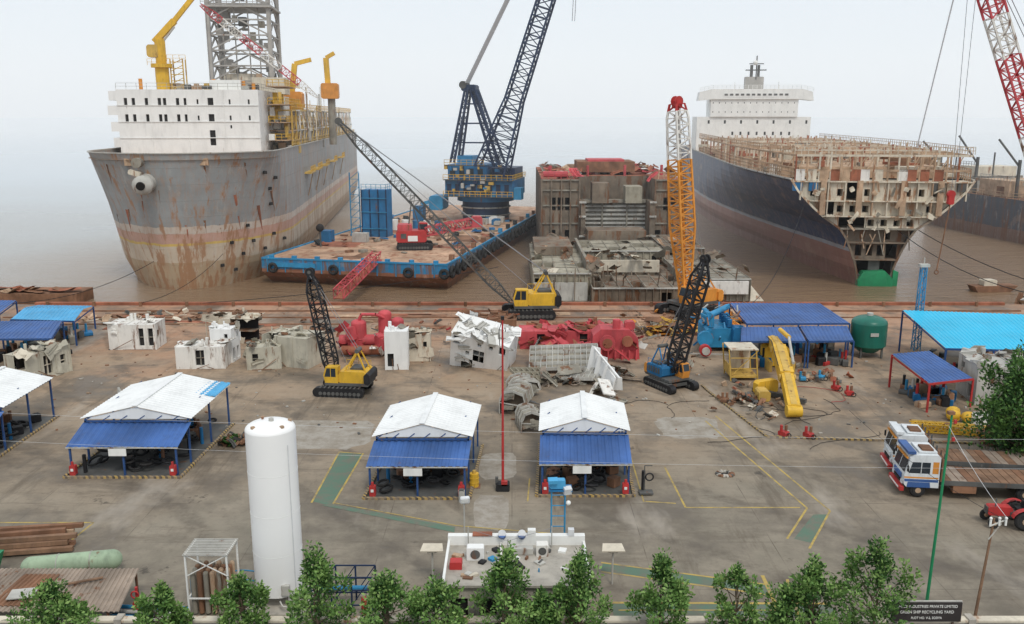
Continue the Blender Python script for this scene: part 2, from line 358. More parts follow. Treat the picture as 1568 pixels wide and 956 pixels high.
sd=V((math.sin(SUN_AZ)*math.cos(SUN_EL),math.cos(SUN_AZ)*math.cos(SUN_EL),math.sin(SUN_EL)))
lo.rotation_euler=sd.to_track_quat('Z','Y').to_euler()
cam=bpy.data.objects.new('camera',bpy.data.cameras.new('camera'));bpy.context.collection.objects.link(cam)
cam.location=(0,0,24);cam.rotation_euler=(R(90)-math.atan(300/1350),0,0)
cam.data.lens=31;cam.data.clip_end=40000;cam.data.clip_start=.5
bpy.context.scene.camera=cam
bpy.context.scene.view_settings.view_transform='Standard'
# ------------------------------------------------------------------ yard edge + markings
b=B('quay_edge_kerb')
b.bx(-62,112.0,0,64,112.6,.35,'rustred')
for x in range(-60,62,6): b.cyl((x,111.4,0),(x,111.4,.6),.2,'rust')
b.bx(-62,108.2,0,64,108.45,.16,'rust');b.bx(-62,104.6,0,64,104.8,.14,'rust')
b.bx(-60,101.1,0,-20,101.3,.12,'rust')
b.done()
b=B('steel_plate_track')
for i in range(34):
    x=U(-58,30);y=U(99,111);b.box((x,y,.03+.004*(i%5)),(U(2,7),U(.6,1.6),.04),rng.choice(['rust','rustred','rusttan','rustred']),(0,0,U(-.12,.12)))
b.done()
b=B('road_markings')
def line(pts,w=.13,mat='markyellow',z=.004):
    for a,c in zip(pts,pts[1:]):
        a=V((*a,z));c=V((*c,z));d=(c-a).normalized();n=V((-d.y,d.x,0))*w/2
        b.quad(a-n,c-n,c+n,a+n,mat)
b.quad((-12.7,52.3,.004),(-11.4,51.6,.004),(-10.9,60.4,.004),(-12.6,60.7,.004),'markgreen')
line([(-12.75,52.1),(-12.65,60.8)],z=.008);line([(-11.35,51.7),(-10.85,60.5)],z=.008);line([(-12.6,60.75),(-11,60.45)],z=.012)
b.quad((-12,51.7,.012),(-3.4,48,.012),(-3.4,48.7,.012),(-11.4,51.9,.012),'markgreen')
line([(-11.4,52.1),(-3.3,48.85),(3.8,47.6)],.1,z=.016)
line([(10.7,58),(10.9,51.4),(18.1,51.4)]);line([(15.6,67.5),(18.5,51.3),(16,47.2)],z=.008);line([(16.7,68.7),(19.8,50.9),(16.9,46)],z=.008)
b.quad((18.6,50.4,.004),(19.5,50.4,.004),(17.2,46.7,.004),(16.4,47.2,.004),'markgreen')
b.quad((4.8,43.5,.004),(13.1,41.2,.004),(13.6,41.9,.004),(5,44.3,.004),'markgreen')
b.quad((5,39.0,.004),(16,38.8,.004),(16,40.1,.004),(5,40.2,.004),'markgreen')
line([(4.9,44.4),(13.6,42)],z=.008);line([(5,40.3),(16,40.2)],z=.008,w=.18);line([(5.2,38.9),(16,38.7)],z=.008,w=.16);line([(4.8,43.4),(13,41.1)],z=.008)
line([(13.4,43),(13.2,39)],z=.012,w=.2);line([(14.6,42.6),(14.1,39.2)],z=.012,w=.16);line([(5.3,39.6),(13.5,39.6)],z=.012,w=.1)
line([(-25.6,46.4),(-25.3,49.3),(-31,49.3)]);line([(-25.6,46.4),(-34,46.2)],z=.008,w=.1)
line([(8.5,52.3),(10.4,52.0)]);line([(1,52.3),(1.2,56)],.1);line([(8.4,52.2),(8.6,61)],.1,z=.008)
b.done()
b=B('slab_kerb')
pts=[(17.3,77),(17.5,75.2),(19.5,63.8),(34.6,62.4)]
for a,c in zip(pts,pts[1:]): b.beam((*a,.07),(*c,.07),.2,'hazard',.15)
b.beam((26.5,87,.06),(17.2,88,.06),.3,'concrete',.12)
b.done()
b=B('pavement_patches')
for (x,y,w_,d_) in((-14.6,64.5,7.5,6.5),(14.0,66,5,5),(-1.3,50.8,2.2,5),(-1.0,58.2,2.6,5)):
    n=26;r2=random.Random(int(x*10+y));pts=[]
    for k in range(n):
        t=2*math.pi*k/n;c,s_=math.cos(t),math.sin(t);e=.45
        pts.append((x+w_/2*math.copysign(abs(c)**e,c)*r2.uniform(.9,1.06),y+d_/2*math.copysign(abs(s_)**e,s_)*r2.uniform(.9,1.06),.002))
    b.poly(pts,'patch')
b.done()
b=B('yard_hoses')
r2=random.Random(5)
for k in range(10):
    x,y=r2.choice([(18,70),(21,67),(25,76),(-8,70),(30,66),(13,73),(-18,58)]);x+=r2.uniform(-3,3);y+=r2.uniform(-4,4);a=r2.uniform(0,6.3);P=[]
    for i in range(18): P.append((x,y,.04));a+=r2.gauss(0,.3);x+=math.cos(a)*.5;y+=math.sin(a)*.4
    b.tube(P,.02,r2.choice(['black','black','rubber','rubber','red']),4)
b.done()
b=B('ground_litter')
for k in range(500):
    x=r2.uniform(-45,42);y=64+50*abs(r2.gauss(0,.5))
    if y>111: continue
    s_=r2.uniform(.04,.17);b.box((x,y,s_*.3),(s_*r2.uniform(.6,2.4),s_,s_*.6),r2.choice(['rust','greydark','rusttan','greylight','concrete','rust']),(0,0,r2.uniform(0,3)))
b.done()
b=B('broken_manhole')
for k in range(18):
    t=k*.35+r2.uniform(-.1,.1);b.box((14.6+.5*math.cos(t),56.6+.4*math.sin(t),.06),(.3,.16,.12),r2.choice(['concrete','rust','greydark']),(r2.uniform(-.3,.3),r2.uniform(-.3,.3),t))
b.cyl((14.6,56.6,0),(14.6,56.6,.03),.42,'dark',n=16);b.done(origin=(14.6,56.6,0))
# ------------------------------------------------------------------ ships
def hull(b,ys,zs,hb,y0,mat,deckz,deckmat):
    L=[[V((hb(z,y),y0(z)*max(0,1-y/30)+y,z)) for z in zs] for y in ys]
    for i in range(len(ys)-1):
        for j in range(len(zs)-1):
            a,c,d,e=L[i][j],L[i+1][j],L[i+1][j+1],L[i][j+1]
            b.add([a,c,d,e],[(0,1,2,3)],mat,True)
            b.add([V((-q.x,q.y,q.z)) for q in(a,e,d,c)],[(0,1,2,3)],mat,True)
        a,c=L[i][-1],L[i+1][-1];z=deckz
        b.quad((-a.x,a.y,z),(a.x,a.y,z),(c.x,c.y,z),(-c.x,c.y,z),deckmat)
    e=L[-1]
    b.poly([q for q in e]+[V((-q.x,q.y,q.z)) for q in reversed(e)],mat)
b=B('drill_ship').part('hull')
zs=[-3,-1.5,0,1.5,3,5,7,9,11,13,15,17,18.8]
BM=14.0
def hbF(z,y):
    t=max(0,min(1,(z+3)/21.8));Ln=28-17*t**1.3;bm=BM*(1 if z>2 else .86+.14*(z+3)/5)
    q=min(1,max(0,y/Ln));return bm*(1-(1-q)**2.2)**.62
ys=[0,.25,.8,1.6,2.8,4.5,6.5,9,12,16,20,25,31,40,60,80,110,140,165]
hull(b,ys,zs,hbF,lambda z:-4.5*((z+3)/21.8),'fpsohull',17.9,'rusttan')
b.part('deck_fittings')
for sx in(-1,1):
    for a,c in zip(ys,ys[1:]):
        f=lambda y:V((sx*hbF(18.8,y),-4.5*max(0,1-y/30)+y,18.85))
        b.beam(f(a),f(c),.3,'greylight',.15)
for x,y in((-9,3),(-5,-2),(5,-2),(9.5,3.5),(12.3,8)): b.box((x,y-.6,17.6),(1.6,.8,1),'rusttan')
b.cyl((-2.5,1,15.2),(-2.8,-5.2,14.6),1.1,'greylight',r2=1.3);b.sph((-2.8,-5.4,14.5),(1.5,1.0,1.4),'greylight')
b.cyl((-2.8,-6.3,14.5),(-2.8,-6.6,14.4),.6,'dark');b.box((-3.8,-5.2,16.2),(1.6,.8,.7),'cream',(0,.3,0),ch=.15)
b.cyl((-3.4,-5.6,17.6),(-3.4,-4.2,17.6),.7,'greysteel')
def onhull(x,z):
    y=0
    while hbF(z,y)<abs(x) and y<40:y+=.1
    return -4.5*((z+3)/21.8)*max(0,1-y/30)+y
for (x,z) in [(7,5.2),(8.2,3.2),(9.6,5),(10.8,3.4),(12,5.5),(13.0,4.2),(5.5,1.8),(7,.8),(9.2,7.6),(12.2,10.5),(12.4,13),(12.2,15.6),(13.2,14.6)]:
    b.box((x,onhull(x,z)+.15,z),(.5,.9,.45),'dark',(0,0,.7))
b.part('rust_streaks')
def streak(x,z0,z1,w_,mt_='rust'):
    n=5
    for k in range(n):
        za=z0+(z1-z0)*k/n;zb=z0+(z1-z0)*(k+1)/n;wa=w_*(1-k/n);wb=w_*(1-(k+1)/n)
        q=lambda xx,z:V((xx,onhull(xx,z)-.04,z))
        b.quad(q(x-wa/2,za),q(x+wa/2,za),q(x+wb/2,zb),q(x-wb/2,zb),mt_)
for x,z0,z1,w_ in((-7.4,10.5,6.3,.5),(-7.0,10.6,8.4,.3),(8.4,12.5,6.6,.4),(10.9,10.5,5.4,.35),(4.2,9,6.8,.3),(-10,9.5,7.6,.3),(12.6,12.6,9,.2),(1.8,8.4,6.2,.4),(6.1,8.2,6.6,.3),(-4.2,13.4,10,.35),(-1.4,13.6,11.2,.25),(10.2,17.4,15,.25),(5.2,17,14.6,.3),(-9.2,17.2,14,.3)): streak(x,z0,z1,w_,'rustred' if w_>.33 else 'rust')
b.part('accommodation')
X0,X1=-12.6,9.8;yf=17;zb,zt=17.9,28.2
def patF(i,j):
    if j in(6,4) and i in(1,2,4,6,7,9,10): return (.1,.05,.62,.95) if i%2 else (.3,.05,.82,.95)
    if i==14 and j in(6,4,2,1): return (.02,.08,.92,.98)
    if j in(6,4) and i in(12,17,20): return (.3,.2,.6,.8)
    if j==3 and i==17: return (.3,.2,.6,.6)
    return 0
b.cellwall((X0,yf,zb),(X1-X0,0,0),(0,0,zt-zb),22,8,'whitelight',patF)
b.cellwall((X1,yf,zb),(0,17,0),(0,0,zt-zb),10,4,'whitelight',lambda i,j:(.3,.4,.6,.75) if (i+j)%3==0 else 0)
b.quad((X0,yf,zt),(X1,yf,zt),(X1,yf+17,zt),(X0,yf+17,zt),'whiterust')
b.quad((X0,yf,zb),(X0,yf,zt),(X0,yf+17,zt),(X0,yf+17,zb),'whitelight')
for k,(z,wd) in enumerate([(27.2,1.2),(24.9,1.5),(22.3,1.2),(19.8,1)]): b.box((X0-wd/2,yf+5,z),(wd,10,1.5),'whitelight')
b.box((4.2,yf+4,zt+.8),(5,4,1.6),'white');b.box((-6,yf+9,zt+.6),(3,4,1.2),'rusttan')
for x in(2.2,7,8.6,-9.5): b.cyl((x,yf+3,zt),(x,yf+3,zt+U(1,2)),.3,'orange')
for k in range(20): b.box((U(-8,9),yf+U(2,9),zt+.4),(U(.4,1.8),U(.5,2),U(.4,1.6)),rng.choice(['rusttan','greylight','yellowd','cream','white','greydark']))
for z in(zb+2.6,zb+5.2,zb+7.8): b.beam((X0,yf-.1,z),(X1,yf-.1,z),.1,'whitelight',.07)
for x in(-7.4,-1.6,4.2): b.beam((x,yf-.08,zb),(x,yf-.08,zt),.08,'whitelight')
b.part('railings')
b.rail([(X0,yf+.2,zt),(X1,yf+.2,zt),(X1,yf+17,zt)],'greylight',1,1.6,.06)
b.part('pedestal_crane')
cx,cy=-6.2,yf+4
b.cyl((cx,cy,zt),(cx,cy,zt+3.6),1.1,'yellow');b.cyl((cx,cy,zt+3.6),(cx,cy,zt+4.2),1.7,'yellow')
b.cyl((cx,cy,zt+4.2),(cx,cy,zt+8.2),.85,'yellow');b.box((cx-.9,cy,zt+6.2),(2.2,1.6,2.0),'yellowd',ch=.3);b.rail([(cx-1.8,cy-1.6,zt+3.9),(cx+1.8,cy-1.6,zt+3.9)],'yellow',1,.7,.06)
b.beam((cx-.8,cy,zt+7.6),(cx+2.6,cy,zt+11),1.0,'yellow',.95);b.beam((cx+2.6,cy,zt+11),(cx+8.6,cy,zt+17.8),.7,'yellow',.7)
b.beam((cx-.6,cy,zt+6.4),(cx+2.6,cy-.3,zt+10),.25,'greylight')
for x in(1.4,3.4):
    for y in(0,1.8): b.beam((cx+x,cy+y,zt),(cx+x,cy+y,zt+5),.18,'yellowd')
for k in range(5): b.beam((cx+1.4,cy-.1,zt+k+.5),(cx+3.4,cy-.1,zt+k+.5),.12,'yellowd');b.beam((cx+1.4,cy-.1,zt+k),(cx+3.4,cy-.1,zt+k+1),.1,'yellowd')
b.rail([(cx+1,cy-.4,zt+4.6),(cx+4,cy-.4,zt+4.6)],'yellow',1,.8,.06)
b.part('lattice_boom')
b.lattice((-.2,yf+8,zt+14),(18.0,yf+12,zt-1.0),1.1,'red',30,.12,.07,mats=lambda t:'redpink' if (int(t*30)//5)%2==0 else 'whiterust')
b.cyl((.6,yf+8,zt+13),(.6,yf+8,zt+1.5),.05,'cablegrey',n=4);b.cyl((1.2,yf+8,zt+12.8),(1.2,yf+8,zt+.5),.05,'cablegrey',n=4)
b.part('derrick')
dx0,dx1,dy0,dy1=-6.2,5.8,56,67
zd=17.9
for x in(dx0,dx1):
    for y in(dy0,dy1): b.beam((x,y,zd),(x,y,60),.8,'derrick')
for k in range(13):
    z0=22+k*3;z1=z0+3
    for P,Q in(((dx0,dy0),(dx1,dy0)),((dx1,dy0),(dx1,dy1)),((dx1,dy1),(dx0,dy1)),((dx0,dy1),(dx0,dy0))):
        mx,my=(P[0]+Q[0])/2,(P[1]+Q[1])/2
        b.beam((*P,z0),(mx,my,z1),.3,'derrick',cap=False);b.beam((*Q,z0),(mx,my,z1),.3,'derrick',cap=False)
        b.beam((*P,z1),(*Q,z1),.3,'derrick',cap=False)
b.box(((dx0+dx1)/2,61,45.5),(13.5,12,.4),'derrick');b.rail([(dx0-1,55,45.7),(dx1+1,55,45.7)],'derrick',1.2,1.2,.1)
for k in range(60):
    x=U(dx0+.5,dx1-.5);z=U(24,50);b.box((x,U(57,66),z),(U(.4,2.0),U(.5,2),U(.3,2.2)),rng.choice(['derrick','greylight','greydark','derrick','cream']))
for x in(-4.6,-3.6,-1.2,1.5,3.5): b.beam((x,57,22),(x,57,60),.22,'derrick')
b.box((-1,60,30),(6,6,5),'cream')
b.part('topside_modules')
mt=['rusttan','greylight','yellowd','cream','derrick','whiterust','yellowd','greysteel']
for k in range(250):
    y=U(26,150);x=U(1,13.6);w_=U(.5,2.2);b.box((x,y,18+U(0,7.5)*max(.3,1-abs(x-6)/14)),(w_,U(.8,3.4),U(.4,2.2)),rng.choice(mt))
for y in range(26,150,5):
    for x in(4,9.5,13.7): b.beam((x,y,18),(x,y,25),.25,rng.choice(mt))
    for z in(21.5,25): b.beam((4,y,z),(13.7,y,z),.22,rng.choice(mt));b.beam((13.7,y,z),(13.7,y+5,z),.22,rng.choice(mt))
    b.beam((13.7,y,18),(13.7,y+5,21.5),.13,'yellowd');b.beam((13.7,y+5,21.5),(13.7,y,25),.1,'yellowd')
b.rail([(13.7,26,25),(13.7,150,25)],'yellow',1.2,2,.1);b.rail([(13.8,24,18.6),(13.8,160,18.6)],'yellowd',1.2,2,.1)
for k in range(26): y=U(26,140);b.cyl((5,y,19+U(0,5)),(13.6,y,19+U(0,5)),U(.15,.5),rng.choice(mt),n=8)
b.box((8.6,38,23),(5,7,9),'whiterust');b.box((8,41,29.5),(6,6,3),'cream')
for z in(20,23,26,29): b.rail([(10.4,22,z),(13.4,22,z),(13.4,40,z)],'yellow',1,1,.08);b.bx(10.2,22,z-.15,13.5,34,z,'rusttan')
for k in range(26): b.box((U(10.4,13.2),U(22,34),U(18.5,28)),(U(.4,1.4),U(.5,2),U(.5,2)),rng.choice(['yellow','yellowd','white','cream','rusttan','greylight']))
b.cyl((10.4,50,18),(10.4,50,26),1.2,'greylight');b.box((10.3,49,27.0),(5.0,3.6,3.4),'orange',ch=.4)
b.beam((10.8,48,28.5),(11.6,48,34.0),1.0,'yellow');b.beam((11.6,48,34.0),(14.8,48,34.8),.8,'yellow');b.rail([(7.8,47,25.2),(12.6,47,25.2)],'yellow',1,.8,.08)
b.cyl((17.0,62,18),(17,62,28),.8,'greysteel');b.box((16.8,62,29.2),(3.6,3,3.2),'orange',ch=.3);b.beam((16.4,62,30.5),(16.2,62,36),1.1,'yellow');b.beam((16.2,62,36),(18.0,62,37),.8,'yellow')
b.cyl((5,46,26),(5,46,32),.6,'rusttan')
for k in range(26):
    x=U(9,14);y=U(45,120);b.beam((x,y,18),(x,y,U(25,31)),.14,rng.choice(mt))
for y in(40,52,66,84,104):
    b.box((14.5,y,13.5),(1.6,7,.3),'yellowd');b.rail([(15.2,y-3.5,13.6),(15.2,y+3.5,13.6)],'yellow',1.1,1,.08);b.beam((14.1,y,9),(15.1,y,13.4),.2,'rusttan')
b.done((-49.6,130.4,0),.095)

# container ship, bow cut away
b=B('container_ship').part('hull')
prof=[(-3,2.1),(-1.5,2.3),(0,2.5),(2,3.0),(4,3.8),(5.6,4.5),(7.2,5.6),(9,8.2),(10.5,9.9),(11.8,11.2),(13,12.3),(14.6,13.3)]
def hbC(z,y):
    for (a,ha),(c,hc) in zip(prof,prof[1:]):
        if z<=c+1e-6: h0=ha+(hc-ha)*(z-a)/(c-a);break
    else:h0=13.3
    full=16.6*(1 if z>0 else .97)
    Ln=110 if z<4 else 110-62*(z-4)/10.6
    q=min(1,max(0,y/Ln));return h0+(full-h0)*math.sin(q*math.pi/2)
zsC=[p_[0] for p_ in prof]
ysC=[0,3,6,10,15,20,28,36,46,58,70,85,100,115,135,160]
hull(b,ysC,zsC,hbC,lambda z:0,'cshull',14.3,'rusttan')
b.prism([(-2.4,-1.2,-3),(2.5,-1.2,-3),(2.7,-1.2,-.4),(1.4,-1.0,.9),(-1.8,-1.0,.7),(-2.5,-1.2,-.6)],(0,1.5,0),'green')
b.prism([(2.7,-.7,-3),(2.7,-.7,1.0),(3.5,-.7,.7),(3.4,-.7,-3)],(0,1.2,0),'green')
for sx in(-1,1):
    for a,c in zip(ysC,ysC[1:]): b.beam((sx*hbC(14.6,a),a,14.65),(sx*hbC(14.6,c),c,14.65),.25,'greylight',.2)
b.part('cut_section')
def hw(z): return hbC(z,0)
b.add([(hw(z),4.2,z) for z in zsC[1:]]+[(-hw(z),4.2,z) for z in reversed(zsC[1:])],[tuple(range(2*len(zsC[1:])))],'dark')
r2=random.Random(3)
def webrow(z0,z1,nu,mt_,holes,op,y=0,dep=1.6):
    w_=min(hw(z0),hw(z1))
    b.cellwall((-w_,y,z0),(2*w_,0,0),(0,0,z1-z0),nu,1,mt_,lambda i,j:None if r2.random()<op else (holes if r2.random()<.75 else 0),dep=dep)
    W2=max(hw(z0),hw(z1))
    for sx in(-1,1): b.poly([(sx*w_,y,z0),(sx*w_,y,z1),(sx*W2,y,z1)],mt_)
webrow(11.5,14.25,11,'creamcut',(.30,.22,.72,.62),.08)
webrow(9.2,11.35,9,'creamcut',(.25,.2,.75,.68),.12,.5)
webrow(7.3,9.0,6,'creamcut',(.25,.15,.75,.75),.25,.3)
webrow(5.2,7.1,5,'brownhull',(.2,.15,.8,.8),.3,.8)
webrow(2.6,5.0,4,'brownhull',(.2,.15,.8,.85),.3,.4)
webrow(.2,2.4,3,'greydark',(.2,.15,.8,.8),.3,.2)
for z,mt_ in((14.32,'creamcut'),(11.42,'creamcut'),(9.1,'creamcut'),(7.2,'greysteel'),(5.1,'brownhull'),(2.5,'brownhull'),(.1,'greydark')):
    b.bx(-hw(z),-.5,z-.1,hw(z),3.9,z+.08,mt_)
for k in range(12):
    x=-12+k*2.18+r2.uniform(-.3,.3);z=9.2 if abs(x)<8.3 else 11.5
    b.bx(x-.09,-.42,z,x+.09,.1,14.2,r2.choice(['creamcut','cream','rusttan']))
for x in(-8.5,-3.2,3.2,8.5): b.bx(x-.42,-.62,9.3,x+.42,-.3,14.5,'rusttan')
for k in range(10):
    x=r2.uniform(-5,5);b.beam((x,-.3,r2.uniform(2.6,7)),(x+r2.uniform(-1.5,1.5),-.3,r2.uniform(5,8.8)),.13,r2.choice(['brownhull','greysteel','rusttan']))
za=zsC[1:]
for z0,z1 in zip(za,za[1:]):
    for sx in(-1,1): b.beam((sx*hw(z0),-.3,z0),(sx*hw(z1),-.3,z1),.3,'creamcut' if z0>8 else 'brownhull')
for k in range(26):
    z=r2.uniform(7,14);x=r2.uniform(-hw(z),hw(z))*.92;b.torn((x,-.7,z),(r2.uniform(.5,1.6),r2.uniform(.3,.9)),r2.choice(['creamcut','rusttan','greysteel']),(1.5+r2.uniform(-.4,.4),r2.uniform(0,3),r2.uniform(-.4,.4)),r2)
b.part('hatch_structure')
for y in list(range(0,112,7)):
    hwid=hbC(14.6,y)-.6
    for z in(16.0,18.2): b.beam((-hwid,y,z),(hwid,y,z),.3,rng.choice(['rusttan','cream','rusttan']))
    x=-hwid
    while x<=hwid:
        b.beam((x,y,14.3),(x,y,18.2+U(0,1.1)),.24,rng.choice(['rusttan','cream','rustred','rusttan']),cap=False)
        if rng.random()<.35: b.beam((x,y,14.3),(x+2,y,18.2),.12,'rusttan',cap=False)
        if rng.random()<.6 : b.box((x+.7,y,15.3),(1.3,.3,1.7),rng.choice(['cream','rusttan','whiterust','rustred']))
        x+=U(1.2,2.4)
    for sx in(-1,-.5,0,.5,1): b.beam((sx*hwid,y,18.2),(sx*(hbC(14.6,y+7)-.6),y+7,18.2),.26,'rusttan')
    for sx in(-1,1):
        b.rail([(sx*hwid,y,18.4),(sx*(hbC(14.6,y+7)-.6),y+7,18.4)],'rusttan',1,1.4,.08)
        b.rail([(sx*hwid,y,14.4),(sx*(hbC(14.6,y+7)-.6),y+7,14.4)],'rusttan',1.9,1.1,.13,3)
    for k in range(9): b.box((U(-hwid,hwid),y+U(1,6),U(15,18)),(U(.5,3),U(.3,3),U(.3,1.4)),rng.choice(['rusttan','cream','rust','rustred','greysteel']))
b.bx(-11,6,14.3,11,108,16.2,'rusttan')
b.rail([(-13,0,18.4),(13,0,18.4)],'cream',1.1,1,.08)
for x in(-12.3,-10,8,11.6): b.box((x,.1,13.6),(1.3,1,1.4),'blue' if x<0 else 'greydark')
b.part('superstructure')
y0=121
b.cellwall((-16,y0,14.3),(31.4,0,0),(0,0,9.5),14,3,'white',lambda i,j:(.35,.4,.6,.7) if (j==2 and i%2) or (j==1 and 3<i<12) else 0)
b.bx(-16,y0+.4,14.3,15.4,y0+14,23.8,'white')
b.cellwall((-12.4,y0-.5,23.8),(24,0,0),(0,0,5),14,2,'white',lambda i,j:(.32,.45,.45,.6))
b.bx(-12.4,y0-.1,23.8,11.6,y0+11,28.8,'white')
b.prism([(-16,y0-1,28.2),(-15.6,y0-1,30.6),(-12.5,y0-1,31.4),(12.5,y0-1,31.4),(15.2,y0-1,30.6),(15.6,y0-1,28.2),(12,y0-1,28.6),(-12,y0-1,28.6)],(0,6,0),'white')
b.bx(-9,y0-1.05,29.2,9,y0-.95,30.4,'white')
for k in range(12): b.bx(-8.8+k*1.5,y0-1.12,29.6,-7.9+k*1.5,y0-1.06,30.1,'greydark')
b.rail([(-15.6,y0-1,30.7),(-12,y0-1,31.4),(12,y0-1,31.4),(15.4,y0-1,30.7)],'white',1,1.2,.1)
b.bx(-2.8,y0+2,31.4,2.2,y0+5,34.8,'derrick');b.bx(-1.6,y0+2,34.8,-.9,y0+3,38,'greydark');b.bx(.4,y0+2,34.8,1,y0+3,38,'greydark')
b.beam((0,y0+2,34),(0,y0+2,40.5),.3,'greydark');b.beam((-3,y0+2,36.6),(2.8,y0+2,36.6),.3,'greydark');b.beam((-2,y0+2,38.3),(2,y0+2,38.3),.25,'greydark')
b.sph((-.4,y0+2,38.6),.7,'white')
for sx in(-1,1): b.beam((sx*6,y0,31.4),(sx*6,y0,33.4),.2,'white')
b.done((55.7,134,0),-.105)

# dismantled hull
b=B('dismantled_hull').part('aft_block')
x0,x1=5.3,31.0
yb=158;HT=13.0
b.cellwall((x0,yb,-1.5),(6.7,0,0),(0,0,HT+1.5),5,5,'brownhull',lambda i,j:(.12,.1,.88,.9) if (i,j) in((1,3),(2,3),(3,3),(1,1),(3,1)) else 0,dep=2)
b.cellwall((25.5,yb,-1.5),(5.5,0,0),(0,0,HT+1.5),4,5,'brownhull',lambda i,j:(.12,.1,.88,.9) if (i,j) in((1,3),(2,3),(0,1)) else 0,dep=2)
b.quad((12,yb,-1.5),(12,yb,HT),(12,yb+10,HT),(12,yb+10,-1.5),'brownhull');b.quad((25.5,yb+10,-1.5),(25.5,yb+10,HT),(25.5,yb,HT),(25.5,yb,-1.5),'brownhull')
b.quad((12,yb+10,-1.5),(25.5,yb+10,-1.5),(25.5,yb+10,HT),(12,yb+10,HT),'brownhull')
b.quad((x0,yb,-1.5),(x0,yb,HT),(x0,198,HT),(x0,198,-1.5),'brownhull');b.quad((x1,yb,-1.5),(x1,198,-1.5),(x1,198,HT),(x1,yb,HT),'brownhull')
b.poly([(x0,yb,HT),(12,yb,HT),(12,yb+10,HT),(25.5,yb+10,HT),(25.5,yb,HT),(x1,yb,HT),(x1,198,HT),(x0,198,HT)],'rustred')
for z in(2,5.2,8.4,11.1,HT-.1):
    b.beam((x0-.2,yb-.15,z),(12,yb-.15,z),.2,'greysteel',.25);b.beam((25.5,yb-.15,z),(x1+.2,yb-.15,z),.2,'greysteel',.25)
for x in(x0,7,8.8,10.4,12,25.5,28,x1): b.beam((x,yb-.35,-1.5),(x,yb-.35,HT+.1),.24,'brownhull',.3)
b.bx(12,yb+4,-1.5,25.5,yb+4.4,8.6,'greysteel')
for k in range(12): b.bx(12.8,yb+3.5,-.8+k*.78,24.7,yb+4,-.45+k*.78,'greylight')
for x in(16.5,21): b.bx(x-.15,yb+3.3,-1,x+.15,yb+3.5,8.5,'greysteel')
b.bx(14.5,yb+2,8.6,17.5,yb+6,12.2,'brownhull');b.bx(20.5,yb+2,8.6,23.5,yb+6,11.6,'greyolive');b.bx(12,yb+3,8.6,25.5,yb+5,9.1,'greysteel')
b.bx(12.2,yb-2,-1.5,13,yb+4,9.2,'brownhull');b.bx(24.4,yb-2,-1.5,25.3,yb+4,9.2,'brownhull')
for z in(-.5,3,6.5,9.0): b.bx(11.9,yb-2.3,z,13.1,yb-2,z+.3,'greylight');b.bx(24.3,yb-2.3,z,25.5,yb-2,z+.3,'greylight')
b.part('deck_wreckage')
for k in range(120):
    x=U(x0+.5,x1-.5);y=U(yb+.5,195)
    if 12<x<25.5 and y<yb+11: y+=11
    c_=rng.choice(['rustred','redpink','rustred','rusttan','whiterust','greysteel','rustred','rust'])
    if k%3: b.torn((x,y,HT+U(.2,1.2)),(U(.8,3.2),U(.6,2.4)),c_,(U(-.7,.7),U(-.7,.7),U(0,3)),rng)
    else: b.box((x,y,HT+U(.2,.9)),(U(.3,2),U(.5,2),U(.3,1.3)),c_,(U(-.2,.2),U(-.2,.2),U(0,3)))
for k in range(4): b.cyl((7+k*7,yb+6+k,HT+.1),(7+k*7,yb+6+k,HT+2.1),.26,'redpink')
b.box((18,175,HT+1.5),(11,9,2.0),'rust');b.box((18,174,HT+2.7),(7,6,.4),'redpink');b.rail([(x0,yb,HT+.1),(11,yb,HT+.1)],'redpink',1.1,1,.12);b.rail([(26,yb,HT+.1),(x1,yb,HT+.1)],'rusttan',1.1,1,.12)
b.cyl((5.6,yb+2,HT+.8),(10,yb+2,HT+.8),.55,'redpink')
b.part('fore_block')
b.bx(3,120,-3,33,157,-1.1,'greysteel')
def celldeck(xa,xb,ya,yb_,z,h,nx,ny,mat,pt_):
    b.cellwall((xa,ya,z),(xb-xa,0,0),(0,yb_-ya,0),nx,ny,mat,pt_,dep=h*.9,win=(.08,.08,.92,.92))
    b.cellwall((xa,ya,z-h),(xb-xa,0,0),(0,0,h),nx,1,mat,lambda i,j:(.12,.3,.88,.85) if rng.random()<.22 else 0,dep=1)
    b.quad((xa,ya,z-h),(xa,ya,z),(xa,yb_,z),(xa,yb_,z-h),mat);b.quad((xb,ya,z-h),(xb,yb_,z-h),(xb,yb_,z),(xb,ya,z),mat)
    for i in range(nx*2+1):
        xx=xa+(xb-xa)*i/nx/2;b.bx(xx-.05,ya-.25,z-h,xx+.05,ya,z,mat)
        if i%2==0:b.beam((xx,ya,z+.06),(xx,yb_,z+.06),.1,'greysteel')
    b.beam((xa,ya-.15,z),(xb,ya-.15,z),.3,'greylight',.14)
    for j in range(ny+1):
        yy=ya+(yb_-ya)*j/ny;b.beam((xa,yy,z+.05),(xb,yy,z+.05),.08,'greysteel')
celldeck(3,11,121,150,2.6,4.5,5,6,'greyolive',lambda i,j:0 if rng.random()<.85 else 1)
celldeck(11,24,118.5,138,1.0,4,7,4,'brownhull',lambda i,j:1 if rng.random()<.4 else 0)
celldeck(24,33,120,141,2.0,4.5,5,5,'greysteel',lambda i,j:1 if rng.random()<.2 else 0)
celldeck(11,24,138,150,3.2,5,6,3,'greyolive',lambda i,j:1 if rng.random()<.4 else 0)
celldeck(24.5,31,141,157,3.2,5,4,4,'brownhull',lambda i,j:1 if rng.random()<.3 else 0)
b.bx(3.5,137,2.7,9.5,149,4.0,'brownhull');b.bx(13,150.5,1,23,156,4.8,'brownhull')
b.bx(12,130,1.2,22,130.4,3.0,'cream');b.bx(10.6,124,1.5,11,149,3.8,'greysteel')
